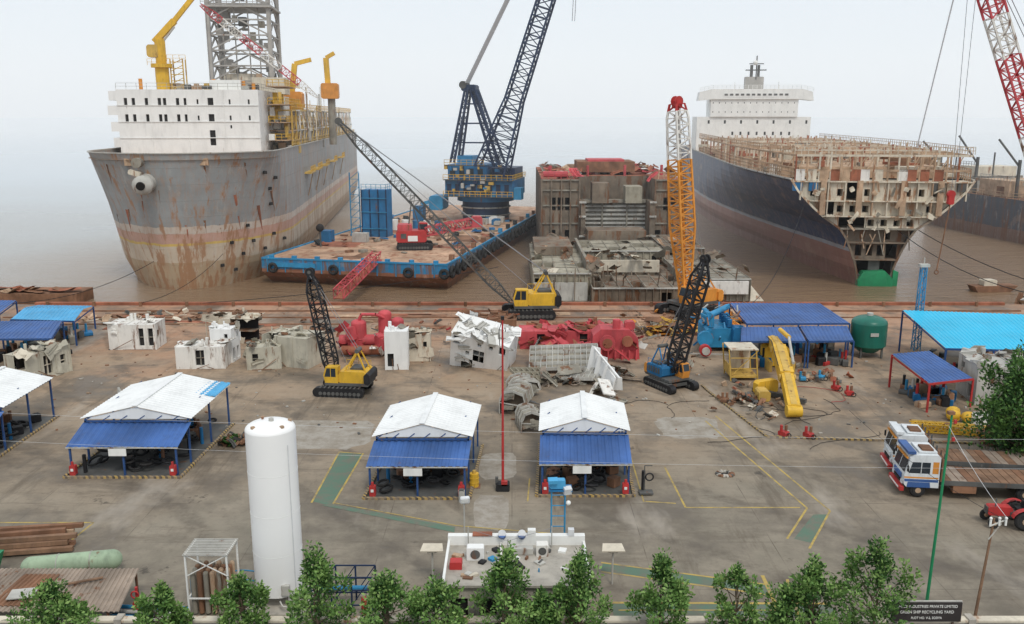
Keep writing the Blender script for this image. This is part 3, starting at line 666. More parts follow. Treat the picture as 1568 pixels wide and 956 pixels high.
b.bx(3,120.3,-1.2,10.5,120.7,1.4,'greylight');b.bx(26,119.3,0,32.6,119.7,1.8,'whiterust')
b.prism([(33,126,2.0),(35.6,122,-1.5),(33,122,-1.5)],(0,12,0),'cream')
for k in range(90):
    x=U(3.5,32.5);y=U(119.5,156);b.torn((x,y,U(2.2,3.8)),(U(.6,3),U(.5,2)),rng.choice(['brownhull','brownhull','cream','greysteel','rust','rusttan']),(U(-.8,.8),U(-.8,.8),U(0,3)),rng)
for k in range(24):
    x=U(4,32);b.beam((x,119+U(0,3),-1),(x+U(-.4,.4),119+U(0,3),U(2.0,4.0)),.14,'brownhull')
b.done(origin=(18,118,0))

# right-hand ship
b=B('cargo_ship').part('hull')
def hb4(z,y):
    q=min(1,max(0,y/(26-8*(z+3)/10)));return 10.5*(1-(1-q)**2)**.6
hull(b,[0,.4,1.2,2.5,4.5,7,10,14,20,30,50,80],[-3,-1.5,0,2,4,6,7.2],hb4,lambda z:-5*(z+3)/10,'ship4hull',7.0,'rust')
b.part('superstructure')
for k,(x,y,z,a,c,d) in enumerate([(0,16,8.8,13,8,3.6),(0,18,11.6,10,6,2.2),(2,32,8.8,12,10,3.4),(0,46,9,15,8,3)]):
    b.box((x,y,z),(a,c,d),['greylight','cream','rusttan','greylight'][k]);b.rail([(x+a/2,y-c/2,z+d/2),(x+a/2,y+c/2,z+d/2)],'greylight',1,1,.1)
for k in range(90): b.box((U(-9,9),U(3,70),U(7.2,10.5)),(U(.5,2),U(.5,2.4),U(.4,2)),rng.choice(['rusttan','rust','greysteel','greydark','cream']))
for y in(10,24,38,54):
    b.beam((7,y,7),(7,y,15),.5,'greydark');b.beam((7,y,13.6),(9.5,y-4,U(18,21)),.35,'greydark');b.beam((3,y,7),(3,y,16),.25,'greydark')
b.rail([(8,4,7.2),(10.5,20,7.2),(10.5,70,7.2)],'rusttan',1.2,2,.12)
b.done((109,226,0),math.pi+.12)

# crane barge
b=B('crane_barge').part('hull')
Wd,Ln=30,88
b.add([(-Wd,0,2.4),(0,0,2.4),(0,Ln,2.4),(-Wd,Ln,2.4),(-Wd+1,3.5,-3),(-1,3.5,-3),(-.2,Ln,-3),(-Wd+.2,Ln,-3),(-Wd,0,.4),(0,0,.4),(0,Ln,.4),(-Wd,Ln,.4)],
 [(8,9,1,0),(9,10,2,1),(10,11,3,2),(11,8,0,3),(4,5,9,8),(5,6,10,9),(6,7,11,10),(7,4,8,11)],'bargeside')
b.quad((-Wd,0,2.4),(0,0,2.4),(0,Ln,2.4),(-Wd,Ln,2.4),'deckrust')
b.part('deck_gear')
for k in range(8): x=-Wd+1.5+k*3.8;b.box((x,.5,2.7),(.7,.5,.5),'blueb')
b.beam((-Wd,.05,2.5),(0,.05,2.5),.3,'blueb',.25);b.beam((-.1,0,2.5),(-.1,Ln,2.5),.3,'blueb',.25);b.beam((-Wd+.1,0,2.5),(-Wd+.1,Ln,2.5),.25,'blueb',.25)
for k in range(26):
    y=1.5+k*3.3;b.torus((.35,y,1.2),.75,.3,(1,0,0),'rubber')
    if k%2: b.box((-.7,y,2.9),(.7,.8,.8),rng.choice(['blueb','rubber','rust']))
for x in(-.4,-6,-18,-28): b.torus((x,-.3,1.1),.6,.25,(0,1,0),'rubber')
for x in range(-29,0,3): b.beam((x,-.08,.4),(x,-.08,2.4),.14,'blueb')
b.beam((-Wd+2,-.2,1.6),(-Wd+9,-.2,1.6),.2,'blueb',.7)
for k in range(130):
    x=U(-Wd+1,-1.5);y=3+55*rng.random()**.8
    c_=rng.choice(['rust','rustred','rusttan','blue','greysteel','rust','rubber','rustred'])
    if k%2: b.box((x,y,2.5+U(0,.2)),(U(.3,1.6),U(.3,1.4),U(.15,.8)),c_,(0,0,U(0,3)))
    else: b.torn((x,y,2.6+U(0,.3)),(U(.6,2.6),U(.5,1.5)),c_,(U(-.3,.3),U(-.3,.3),U(0,3)),rng)
for k in range(16): x=U(-26,-4);b.box((x,U(6,50),2.41+.004*k),(U(3,8),U(3,8),.02),rng.choice(['rustred','rust','deckrust','deckrust']))
tx=-5.4
b.bx(-18.6+tx,27,2.4,-13.9+tx,30,11.0,'blue')
for x in(-18.6,-17,-15.4,-13.9): b.beam((x+tx,26.9,2.4),(x+tx,26.9,11.1),.16,'navy')
for z in(4,7,9.5): b.beam((-18.7+tx,26.85,z),(-13.8+tx,26.85,z),.13,'blueb')
b.rail([(-18.6+tx,27,11),(-13.9+tx,27,11),(-13.9+tx,30,11)],'blueb',1,.8,.07)
for x in(-19.4,-21.2): b.beam((x+tx,28,2.4),(x+tx,28,14),.16,'blueb')
for k in range(8): b.beam((-21.2+tx,28,3+k*1.4),(-19.4+tx,28,4.4+k*1.4),.09,'blueb');b.beam((-21.2+tx,28,3+k*1.4),(-19.4+tx,28,3+k*1.4),.08,'blueb')
b.box((-27.8,20,3.4),(1.8,2,2),'blue');b.box((-22,21,3.2),(2.6,1.6,1.6),'greylight')
b.sph((-26.4,14,5.6),.7,'dark',10,6);b.cyl((-26.4,14,2.4),(-26.4,14,5.2),.16,'greydark')
for k in range(6): b.cyl((-24+k*2.2,38,2.4),(-24+k*2.2,38,4.4),.7,rng.choice(['white','blue','greylight']))
for k in range(6): b.box((-6+U(-3,3),50+U(-6,5),3.0),(U(.8,2),U(.8,2),U(.8,1.6)),rng.choice(['blue','blue','white','greylight']),ch=.15)
b.part('crane_house')
cx,cy=-9.0,60
b.cyl((cx,cy,2.4),(cx,cy,6.5),5.0,'navy',n=28);b.cyl((cx,cy,6.5),(cx,cy,7.6),6.1,'blue',n=28)
for z in(3.6,5.2): b.torus((cx,cy,z),5.2,.16,(0,0,1),'greylight',28)
b.rail([(cx+6.6*math.cos(t*.35+3.3),cy+6.6*math.sin(t*.35+3.3),7.6) for t in range(10)],'yellow',1.1,1.2,.09)
b.box((cx,cy,9.4),(14.5,12,3.4),'blue');b.box((cx-3,cy+1,12.6),(8.4,10,3.0),'blue');b.box((cx+4.3,cy+2,12.2),(5,8,2.4),'navy')
b.box((cx-5,cy+4,14.9),(3.4,5,1.5),'blueb')
for z,xa,xb in((11.1,-7.4,7.4),(7.7,-7.4,7.4),(14.1,-7.1,1.3)):
    b.box((cx+(xa+xb)/2,cy-6.3,z),(xb-xa,1.2,.15),'greydark');b.rail([(cx+xa,cy-6.9,z),(cx+xb,cy-6.9,z)],'yellow' if z<14 else 'yellowd',1.1,1.1,.09)
b.rail([(cx+7.4,cy-6.9,11.1),(cx+7.4,cy+6,11.1)],'yellow',1.1,1.2,.09)
for k in range(8): b.bx(cx-6.8+k*1.75,cy-6.08,8.3,cx-5.9+k*1.75,cy-6.0,10.2,'navy')
for k in range(4): b.bx(cx-6.7+k*2.0,cy-4.08,11.9,cx-5.6+k*2.0,cy-4.0,13.3,'glass')
b.box((cx-9.3,cy-4,6.2),(3,4.4,3.0),'blueb',ch=.4);b.box((cx+8.2,cy-5,8.4),(1.6,2.4,2.4),'blueb')
b.beam((cx-12.5,cy-6,5.9),(cx-7,cy-5,7.6),.7,'blueb');b.box((cx-13,cy-6,4.0),(2.2,2.2,3.0),'blue')
for k in range(30): b.box((cx+U(-7,7),cy-6.5,U(7.8,14)),(U(.3,1.1),.6,U(.3,1.1)),rng.choice(['blueb','yellowd','navy','greylight','blue']))
b.part('a_frame')
top=V((cx-3.8,cy+2,29.8))
for sy in(-3,3):
    b.lattice((cx-6.5,cy+sy,14.5),top+V((-.4,sy*.3,0)),.8,'navy',9,.24,.12,prof=lambda t:1)
    b.lattice((cx+3.0,cy+sy,14.0),top+V((.8,sy*.3,0)),1.1,'navy',10,.24,.12,prof=lambda t:1)
for k in range(1,4): z=14.5+k*4;f=k/3.8;b.beam((cx-6.5+2.7*f,cy,z),(cx+3-5.4*f,cy,z),.3,'navy')
b.box(top,(3.2,2.8,1.3),'navy',ch=.3);b.cyl(top+V((-1.2,-1.6,.6)),top+V((-1.2,1.6,.6)),.8,'greydark')
b.part('boom')
bt=V((cx+20.0,cy-4,66));bf=V((cx+2.6,cy-5,13))
b.lattice(bf,bt,3.4,'navy',30,.36,.18,prof=lambda t:1.9-t*3.3 if t<.25 else 1.08-.3*t,w2=3.0)
for k in range(6): o=V((0,-1.5+k*.6,0));b.cyl(top+V((-.6,0,1))+o,bt+V((-5.6,0,-3))+o,.12,'palegrey',n=4,cap=False)
for k in(0,.5): b.cyl(bt+V((k,-2,0)),V((cx+19+k,cy-6,42)),.06,'cablegrey',n=4)
b.done((-9.6,129.0,0),-.215)

# ------------------------------------------------------------------ crawler cranes
def tracks(b,L,g,h,w,mat='black'):
    for sy in(-1,1):
        y=sy*g/2;pts=[];n=8;r=h/2
        for i in range(n+1): t=-math.pi/2+math.pi*i/n;pts.append((L/2-r+r*math.cos(t),y-w/2,r+r*math.sin(t)))
        for i in range(n+1): t=math.pi/2+math.pi*i/n;pts.append((-L/2+r+r*math.cos(t),y-w/2,r+r*math.sin(t)))
        b.prism(pts,(0,w,0),mat)
        k=-L/2+r
        while k<L/2-r:
            for z in(h+.02,0.03): b.box((k,y,z),(.12,w*1.08,.06),'greydark')
            b.cyl((k,y-w/2-.04,h*.4),(k,y+w/2+.04,h*.4),h*.2,'greydark',n=8);k+=.38*max(1,L/5)
    b.box((0,0,h*.65),(L*.5,g,h*.4),'greydark')
def crawler(name,loc,rz,body,boomM,tip,s=1.,bw=1.,n=14,foot=(1.3,0,1.9),gz=4.2,mats=None,cr=.12,lr=.06,cw='greydark',prof=None,head=None,cabm=None,house2=None,hs=1.):
    b=B(name).part('tracks');tracks(b,4.9*s,3.0*s,.9*s,.65*s)
    b.part('house');z0=1.0*s
    b.cyl((0,0,.8*s),(0,0,z0+.1),.9*s,'greydark')
    b.box((-.7*s,0,z0+.12*s),(4.2*s,2.7*s,.24*s),'greydark')
    b.box((-1.2*s,-.1*s,z0+.8*s),(2.7*s,2.5*s,1.1*s),body,ch=.18*s);b.box((-1.5*s,-.3*s,z0+1.42*s),(1.3*s,1.4*s,.25*s),'greydark',ch=.05);b.cyl((-.6*s,-.8*s,z0+1.3*s),(-.6*s,-.8*s,z0+1.9*s),.07*s,'rust',n=8)
    b.box((-2.7*s,0,z0+.7*s),(.6*s,2.7*s,1.1*s),house2 or cw,ch=.2*s)
    for k in range(5): b.box((-2.1*s+k*.42*s,-1.37*s,z0+.85*s),(.24*s,.05,.6*s),'greydark')
    b.rail([(-2.4*s,-1.3*s,z0+1.36*s),(0,-1.3*s,z0+1.36*s)],body,.5*s,.6*s,.04*s,1)
    b.part('cab');cm=cabm or body
    cyy=.85*s
    b.prism([(.1*s,cyy-.45*s,z0+.25*s),(1.35*s,cyy-.45*s,z0+.25*s),(1.5*s,cyy-.45*s,z0+1.0*s),(1.25*s,cyy-.45*s,z0+1.8*s),(.1*s,cyy-.45*s,z0+1.8*s)],(0,.9*s,0),cm)
    for yy in(cyy-.46*s,cyy+.46*s): b.quad((.3*s,yy,z0+.85*s),(1.38*s,yy,z0+.85*s),(1.15*s,yy,z0+1.68*s),(.3*s,yy,z0+1.68*s),'glass');b.beam((.78*s,yy,z0+.5*s),(.78*s,yy,z0+1.7*s),.05*s,cm)
    b.quad((1.51*s,cyy-.38*s,z0+1.03*s),(1.51*s,cyy+.38*s,z0+1.03*s),(1.28*s,cyy+.38*s,z0+1.72*s),(1.28*s,cyy-.38*s,z0+1.72*s),'glass')
    b.part('gantry');gt=V((-1.6*s,0,gz*s))
    for sy in(-1,1):
        b.beam((-2.5*s,sy*.8*s,z0+1.2*s),gt+V((0,sy*.5*s,0)),.12*s,body);b.beam((-.4*s,sy*.8*s,z0+1.2*s),gt+V((0,sy*.5*s,0)),.12*s,body)
    b.cyl(gt+V((0,-.6*s,0)),gt+V((0,.6*s,0)),.2*s,'greydark')
    b.part('boom')
    t=Matrix.Rotation(-rz,3,'Z')@(V(tip)-V(loc));f=V(foot)*s
    b.lattice(f,t,bw,boomM,n,cr,lr,mats=mats,prof=prof)
    hm=head or boomM
    b.box(t,(bw*.5*hs,bw*.5*hs,bw*.6*hs),hm,ch=bw*.1*hs);d=(t-f).normalized()
    for k in(-.2,.2): b.cyl(t+d*.3+V((0,k*bw-.06,0)),t+d*.3+V((0,k*bw+.06,0)),bw*.36*hs,hm,n=12);b.cyl(t+d*.3+V((0,k*bw-.08,0)),t+d*.3+V((0,k*bw+.08,0)),bw*.15*hs,'greydark',n=10)
    for sy in(-1,1): b.cyl(gt+V((0,sy*.3*s,0)),t+V((0,sy*.25*bw,0)),.03*s,'cablegrey',n=4,cap=False)
    b.cyl((-.6*s,0,z0+1.4*s),t-d*1.0,.025*s,'cablegrey',n=4,cap=False)
    return b.done(loc,rz)
crawler('crawler_crane',(-15.0,75.2,0),math.pi-.12,'yellow','black',(-17.6,76,10.4),.93,1.05,14,foot=(.9,0,1.6),cr=.12,lr=.07,cw='black')
crawler('crawler_crane',(14.4,76.6,0),R(-62),'blue','black',(17.0,77,11.4),.85,1.15,15,foot=(.2,0,1.7),cr=.17,lr=.09,cw='orange',cabm='orange')
crawler('crawler_crane',(2.0,105.6,0),math.pi+.05,'yellow','greydark',(-20.6,108,23.2),1.3,1.15,36,foot=(1.6,0,1.4),gz=4.2,cr=.11,lr=.06,cw='yellow',house2='black')
crawler('crawler_crane',(21.8,106.8,0),math.pi+.5,'orange','orange',(19.5,107,25.4),1.35,1.75,28,foot=(.4,0,2.0),gz=3.6,cr=.22,lr=.12,cw='orange',
        mats=lambda t:'orange' if t<.70 else ('whiterust' if t<.93 else 'red'),head='red',prof=lambda t:min(1.35-.35*t,.5+t*2,.7+(1-t)*5))
crawler('lattice_boom_crane',(74,110,0),math.pi,'redpink','redpink',(51.5,110,49.5),1.7,1.9,40,foot=(1.4,0,1.8),gz=5,cr=.22,lr=.12,
        mats=lambda t:'redpink' if int(t*40)//4%3 else 'whiterust',head='red')
b=B('crane_hook_block')
b.cyl((53.2,109,47),(54.0,109,15),.035,'cablegrey',n=4);b.cyl((54.4,109,47),(54.4,109,15),.035,'cablegrey',n=4)
b.cyl((54.0,108.8,14.6),(54.0,109.2,14.6),.5,'red');b.box((54,109,14.0),(.7,.6,1.3),'red',ch=.15);b.tube([(54,109,13.4),(53.6,109,9),(53.2,109,5.2)],.08,'rust');b.torus((53.2,109,4.9),.25,.08,(0,1,0),'rust',10)
b.cyl((53.4,109.3,47),(52.4,116,20),.09,'palegrey',n=4)
b.done(origin=(54,109,14))
b=B('deck_crane').part('tracks');tracks(b,6,3.6,1.1,.8);b.part('house')
b.box((-.5,0,2.2),(5,3.2,1.9),'red',ch=.3);b.box((-1.6,0,3.6),(2.4,2.6,1.1),'redpink',ch=.2);b.box((1.4,1.0,3.3),(1.6,1.3,1.9),'red',ch=.2);b.box((1.5,.33,3.6),(1.2,.05,.9),'glass')
b.box((-.3,-1.65,1.9),(1.6,.06,.9),'white');b.box((-1.8,-1.64,2.3),(.9,.05,.8),'greydark')
b.beam((-1,0,3.5),(-.4,0,7.8),.22,'greydark');b.beam((1,0,3.2),(-.4,0,7.8),.18,'greydark')
b.part('boom');b.lattice((1.5,0,2.8),(10.5,3.5,4.0),1.4,'redpink',10,.22,.12,prof=lambda t:1);b.box((10.6,3.5,4.0),(1.8,2,1.8),'redpink',ch=.3)
b.done((-16.2,146,2.4),.1)
b=B('gangway');b.lattice((-20.6,133.4,3.2),(-23.2,115.4,.8),1.3,'redpink',13,.14,.08,prof=lambda t:1)
b.beam((-20.6,133.4,2.6),(-23.2,115.4,.2),1.1,'rustred',.08);b.done(origin=(-22,125,2))

# ------------------------------------------------------------------ sheds
def shed(name,x0,x1,yf,ym,yb_,he=3.2,ha=4.1,hf=2.1,white='roofwhite',blue='blueroof',skew=0,patch=False):
    W_=x1-x0;D=ym-yf;E=yb_-yf;sk=lambda y:skew*y
    b=B(name).part('roof')
    n=int(W_/.42);c=W_/2;ov=.25
    P=lambda x,y,z:(x+sk(y),y,z)
    b.corr(P(-ov,E,he),P(-ov,D-.1,he),P(c,E,ha),P(c,D-.1,ha),int((E-D)/.4),white,.04)
    b.corr(P(W_+ov,D-.1,he),P(W_+ov,E,he),P(c,D-.1,ha),P(c,E,ha),int((E-D)/.4),white,.04)
    b.beam(P(c,D-.15,ha+.05),P(c,E,ha+.05),.35,white,.06)
    if patch: b.corr(P(W_*.78,E-3.5,he+.36),P(W_+ov,E-3.5,he+.1),P(W_*.78,E,he+.36),P(W_+ov,E,he+.1),4,'bluebright',.04)
    b.poly([P(0,D,he-.05),P(W_,D,he-.05),P(c,D,ha-.08)],white)
    b.corr(P(-.15,0,hf),P(W_+.15,0,hf),P(-.15,D+.1,he-.35),P(W_+.15,D+.1,he-.35),n,blue,.05)
    b.beam(P(-.15,0,hf-.04),P(W_+.15,0,hf-.04),.07,'greylight')
    b.part('frame')
    for y,h in((.15,hf),(D,he-.1),((D+E)/2,he),(E-.1,he)):
        for x in((0.05,W_-.05) if y>0.2 else (0.05,W_/2,W_-.05)): b.beam(P(x,y,0),P(x,y,h-.05),.12,'bluepost')
        if y>.2:
            b.beam(P(0,y,h-.12),P(W_,y,h-.12),.12,'bluepost')
            for k in range(6): b.beam(P(W_*k/6,y,h-.1),P(W_*(k+.5)/6,y,h+.3),.06,'bluepost')
    for x in(0.05,W_-.05): b.beam(P(x,D,he-.1),P(x,E,he-.1),.12,'bluepost');b.beam(P(x,.15,hf-.1),P(x,D,he-.45),.1,'bluepost')
    for k in range(1,5): b.beam(P(W_*k/5,.1,hf-.06),P(W_*k/5,D,he-.42),.07,'bluepost')
    b.part('contents')
    for a,q in((P(-.3,-.3,.07),P(W_+.3,-.3,.07)),(P(-.3,-.3,.07),P(-.3,E,.07)),(P(W_+.3,-.3,.07),P(W_+.3,E,.07))): b.beam(a,q,.2,'hazard',.15)
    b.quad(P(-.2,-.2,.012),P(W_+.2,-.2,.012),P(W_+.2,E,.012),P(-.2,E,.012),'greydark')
    for x in(.25,W_-.25): b.box(P(x,-.05,.5),(.4,.32,.7),'red',ch=.05);b.cyl(P(x,-.1,.85),P(x,-.1,1.1),.09,'red',n=8);b.box(P(x,-.24,.55),(.18,.02,.18),'white')
    b.box(P(W_*.46,-.05,hf-.35),(1.2,.05,.5),'white')
    r2=random.Random(len(name)*7+int(x0*10))
    for k in range(60):
        x=r2.uniform(.6,W_-.6);y=r2.uniform(.5,E-.7);q=r2.random()
        if q<.6: b.torus(P(x,y,.15+r2.uniform(0,.6)),r2.uniform(.25,.55),.09,(r2.uniform(-.4,.4),r2.uniform(-.4,.4),1),r2.choice(['rubber','black','dark']),12,5)
        elif q<.8: b.cyl(P(x,y,0),P(x,y,1.3),.13,r2.choice(['greydark','rust','black','blue']),n=8)
        else: b.box(P(x,y,.35),(.7,.6,.6),r2.choice(['greydark','rust','black','wood']),(0,0,r2.random()))
    return b.done((x0,yf,0))
shed('workshop_shed',-9.2,-3.0,52.9,55.5,62,skew=.055)
shed('workshop_shed',1.9,7.6,53.3,56.6,62.4,skew=.05)
shed('workshop_shed',-30.1,-22.8,56.3,58.8,66.8,he=3.3,ha=4.2,skew=.03,patch=True)
shed('workshop_shed',-44.5,-37.2,59.2,61.2,68.6,he=3.3,ha=4.2,skew=-.02)
def canopy(name,pts,h,mat,n,low=.5,post='bluepost',stuff=6,ridge=False,seed=1):
    fl,fr,bl,br=[V((*p_,0)) for p_ in pts];b=B(name).part('roof');Z=lambda z:V((0,0,z))
    if ridge:
        ml=(fl+bl)/2;mr_=(fr+br)/2
        b.corr(fl+Z(h-low),fr+Z(h-low),ml+Z(h),mr_+Z(h),n,mat,.05);b.corr(br+Z(h-low),bl+Z(h-low),mr_+Z(h),ml+Z(h),n,mat,.05)
    else: b.corr(fl+Z(h-low),fr+Z(h-low),bl+Z(h),br+Z(h),n,mat,.05)
    b.beam(fl+Z(h-low-.06),fr+Z(h-low-.06),.1,post,.18)
    b.part('frame');m_=max(2,int((fr-fl).length/4)+1)
    for k in range(m_):
        t=k/(m_-1)
        a=fl+(fr-fl)*t;c=bl+(br-bl)*t
        b.beam(a,a+Z(h-low-.05),.14,post);b.beam(c,c+Z((h-low if ridge else h)-.06),.14,post);b.beam(a+Z(h-low-.15),c+Z(h-.2-(low if ridge else 0)),.1,post)
    b.part('contents');r2=random.Random(seed)
    for k in range(stuff):
        s_,t=r2.uniform(.08,.92),r2.uniform(.1,.9);q=fl+(fr-fl)*s_+(bl-fl)*t;z=r2.uniform(.3,1.1)
        b.box(q+Z(z/2),(r2.uniform(.5,1.6),r2.uniform(.4,1.2),z),r2.choice(['rust','blue','red','greydark','rusttan','black','greysteel','greydark']),(0,0,r2.random()*3),ch=.08)
        if k%2: b.cyl(q+Z(z),q+Z(min(z+.9,h-low-.3)),.13,r2.choice(['red','blueb','black','greylight']),n=8)
    return b.done(origin=tuple((fl+fr+bl+br)/4))
canopy('open_canopy',[(-53.5,84.4),(-45.6,84.6),(-53.6,90),(-47.2,90.2)],3,'blueroof',18,.5,seed=2,stuff=16)
canopy('open_canopy',[(-53.8,92.2),(-46.6,91.4),(-54.6,99.4),(-48.1,99)],3.2,'bluebright',16,.5,seed=3,stuff=14,ridge=True)
canopy('open_canopy',[(-63,95),(-56.9,95.4),(-63,101),(-57.8,100.6)],3,'blueroof',14,.4,seed=4,stuff=10)
canopy('open_canopy',[(-46,57.8),(-38,58.1),(-46,60),(-38,60)],2.6,'bluebright',14,.4,seed=14,stuff=8)
canopy('open_canopy',[(23.9,87.2),(34.4,87.4),(24.1,95.4),(34.0,95.2)],3.8,'blueroof',26,.4,seed=5,stuff=26)
canopy('open_canopy',[(22.2,82.8),(28.5,82.8),(23.2,86.6),(28.9,86.6)],3.2,'blueroof',16,.5,seed=6,stuff=20)
canopy('open_canopy',[(28.8,82.8),(33.2,83),(29.2,87),(34,87)],3.2,'blueroof',12,.5,seed=7,stuff=14)
canopy('open_canopy',[(39.6,77.8),(52,76.6),(40.4,89.0),(54,86.6)],4.4,'cyan',34,1.1,seed=8,stuff=24)
canopy('open_canopy',[(34.4,69.6),(38.7,71.0),(34.2,76.6),(38.0,77.6)],3.1,'blueroof',11,.6,'red',seed=9,stuff=20)
# ------------------------------------------------------------------ cut blocks and scrap
def block(name,loc,rz,L,W_,H,mat,seed,nu=5,nv=2,openp=.18,winp=.35,tilt=(0,0),acc=('greysteel','rust'),junk=10,torn=6):
    r2=random.Random(seed);b=B(name).part('shell');u=r2.uniform
    pat=lambda i,j:(None if r2.random()<openp else ((.2,.15,.75,.85) if r2.random()<winp*.4 else ((.32,.38,.66,.72) if r2.random()<winp else 0)))
    b.cellwall((-L/2,-W_/2,0),(L,0,0),(0,0,H),nu,nv,mat,pat,dep=.25)
    b.cellwall((L/2,-W_/2,0),(0,W_,0),(0,0,H),max(2,nu//2),nv,mat,pat,dep=.25)
    b.cellwall((-L/2,W_/2,0),(0,-W_,0),(0,0,H),max(2,nu//2),nv,mat,pat,dep=.25)
    b.cellwall((L/2,W_/2,0),(-L,0,0),(0,0,H),nu,nv,mat,pat,dep=.25)
    b.cellwall((-L/2,-W_/2,H),(L,0,0),(0,W_,0),nu,3,mat,lambda i,j:None if r2.random()<openp*.7 else 0)
    b.bx(-L/2+.1,-W_/2+.1,H*.5-.05,L/2-.1,W_/2-.1,H*.5,acc[0]);b.bx(-L/2+.1,-W_/2+.3,.05,L/2-.1,W_/2-.3,.1,acc[1])
    b.bx(-.05,-W_/2+.15,.1,.05,W_/2-.15,H-.1,acc[0]);b.bx(-L/2+.2,-.05,.1,L/2-.2,.05,H-.05,'dark')
    for k in range(nu+1):
        x=-L/2+L*k/nu
        if r2.random()<.6:b.beam((x,-W_/2-.04,0),(x,-W_/2-.04,H+u(-.1,.15)),.06,mat)
        b.beam((x,-W_/2,H+.04),(x,W_/2,H+.04),.06,mat)
    b.part('wreckage')
    for k in range(torn):
        sd_=r2.choice((-1,1));b.torn((u(-L/2,L/2),sd_*(W_/2+.1),u(.3,H+.2)),(u(.6,1.8),u(.4,1.2)),r2.choice([mat,mat,acc[0]]),(1.57+u(-.7,.7),u(-.5,.5),u(-.4,.4)),r2)
        b.torn((u(-L/2,L/2),u(-W_/2,W_/2),H+u(.1,.3)),(u(.6,1.8),u(.4,1.2)),r2.choice([mat,acc[0]]),(u(-.6,.6),u(-.6,.6),u(0,3)),r2)
    for k in range(junk):
        b.box((u(-L/2,L/2),u(-W_/2,W_/2),H+u(0,.2)),(u(.2,L*.2),u(.15,W_*.3),u(.1,.4)),r2.choice([mat,mat,acc[0],acc[1]]),(u(-.3,.3),u(-.3,.3),u(0,3)))
        s_=r2.choice((-1,1));b.beam((u(-L/2,L/2),s_*W_/2,0),(u(-L/2,L/2),s_*(W_/2+u(0,.7)),u(0,H*.5)),.06,acc[1])
    for k in range(3): x,y=u(-L/2+.3,L/2-.3),u(-W_/2+.3,W_/2-.3);b.cyl((x,y,H),(x,y,H+u(.3,.8)),u(.06,.2),mat,n=8)
    o=b.done(loc,rz);o.rotation_euler=(tilt[0],tilt[1],rz);return o
block('cut_accommodation_block',(-39.9,91.2,0),.03,4.9,3.0,2.7,'whiterust',11,5,1,.03,.3,junk=3,torn=1)
block('cut_accommodation_block',(-30.3,83.8,0),.05,4.7,2.6,2.2,'whiterust',12,3,1,.02,.25,junk=4,torn=2)
block('cut_accommodation_block',(-28.8,85.8,0),-.1,2.2,2.0,3.4,'whitelight',19,2,2,.05,.4,junk=4,torn=2)
block('cut_accommodation_block',(-30.2,94.0,0),-.08,5.4,3.2,2.7,'cream',13,4,1,.3,.3,acc=('brownhull','rust'),torn=6)
block('cut_accommodation_block',(-21.6,84.8,0),-.32,5.0,3.4,3.0,'beigepaint',14,3,1,.2,.3,acc=('greysteel','rust'),junk=8,torn=5)
block('cut_accommodation_block',(-24.2,83.4,0),.18,3.2,2.2,2.2,'beigepaint',24,2,1,.05,.4,acc=('greysteel','rust'),junk=5,torn=4)
block('cut_accommodation_block',(-11.2,83.2,0),.05,2.2,2.0,3.8,'whitelight',15,2,2,0,.2,junk=3,torn=1)
block('cut_accommodation_block',(-9.8,86.2,0),.05,3.2,2.0,2.8,'cream',16,3,1,.2,.4,torn=3)
block('cut_accommodation_block',(-2.9,84.6,.1),-.25,5.8,3.4,4.0,'whitelight',17,5,3,.1,.45,tilt=(.38,.2),acc=('greylight','greysteel'),junk=12,torn=14)
block('cut_accommodation_block',(-46.5,66.5,0),.4,4,3,2.0,'greyolive',25,3,1,.3,.3,torn=3)
block('cut_accommodation_block',(-44.6,80.0,0),1.2,5,2.6,2.6,'beigepaint',26,3,1,.3,.2,acc=('cream','rust'),junk=6,torn=6)
block('cut_accommodation_block',(6.8,91.6,0),.02,12,3.0,1.9,'redpink',27,8,1,.06,.3,acc=('rustred','rust'),junk=12,torn=14)
block('cut_accommodation_block',(42.6,73.4,0),-.12,6,4.4,3.4,'greylight',28,4,2,.1,.25,junk=8,torn=8)
block('cut_accommodation_block',(-2.5,96.5,0),0,6,3,2.0,'rust',30,4,1,.2,.2,acc=('rustred','rust'),torn=10)
b=B('red_pipe_assembly')
for x,y,h,r in((-15.8,88.4,3.2,.8),(-13.2,89.2,4.0,.7),(-11.8,88.5,3.4,.65)): b.cyl((x,y,0),(x,y,h),r,'redpink',n=16);b.sph((x,y,h),(r,r,.4),'redpink',z0=0);b.torus((x,y,h*.5),r,.07,(0,0,1),'redpink',16)
b.cyl((-17.8,88.2,1.4),(-12,88.4,1.4),.6,'redpink',n=14);b.cyl((-17.4,87.2,.6),(-13,87.4,.6),.5,'rustred',n=12)
b.tube([(-15.8,88.2,3.4),(-15.4,88,4.2),(-14,88,4.2),(-13.2,88.6,3.7)],.16,'redpink',10)
for k in range(30): b.torn((-18+U(0,7.5),87+U(-.8,2.6),U(.3,3)),(U(.5,1.8),U(.4,1.3)),rng.choice(['redpink','rustred','whiterust','redpink']),(U(-1.5,1.5),U(-1,1),U(0,3)),rng)
for k in range(8): b.box((-17.5+U(0,6.5),87.4+U(-.4,1.4),U(.4,2.4)),(U(.5,1.2),U(.5,1.2),U(.5,1.4)),'redpink',(U(-.2,.2),0,U(0,1)),ch=.1)
b.done(origin=(-14.5,88.5,0))
b=B('red_engine_casing').part('casing')
b.prism([(8.0,86.5,0),(12.9,86.0,0),(12.7,86.0,2.1),(11.8,86.1,3.0),(9.0,86.4,3.0),(8.2,86.5,2.3)],(0,2.6,0),'redpink')
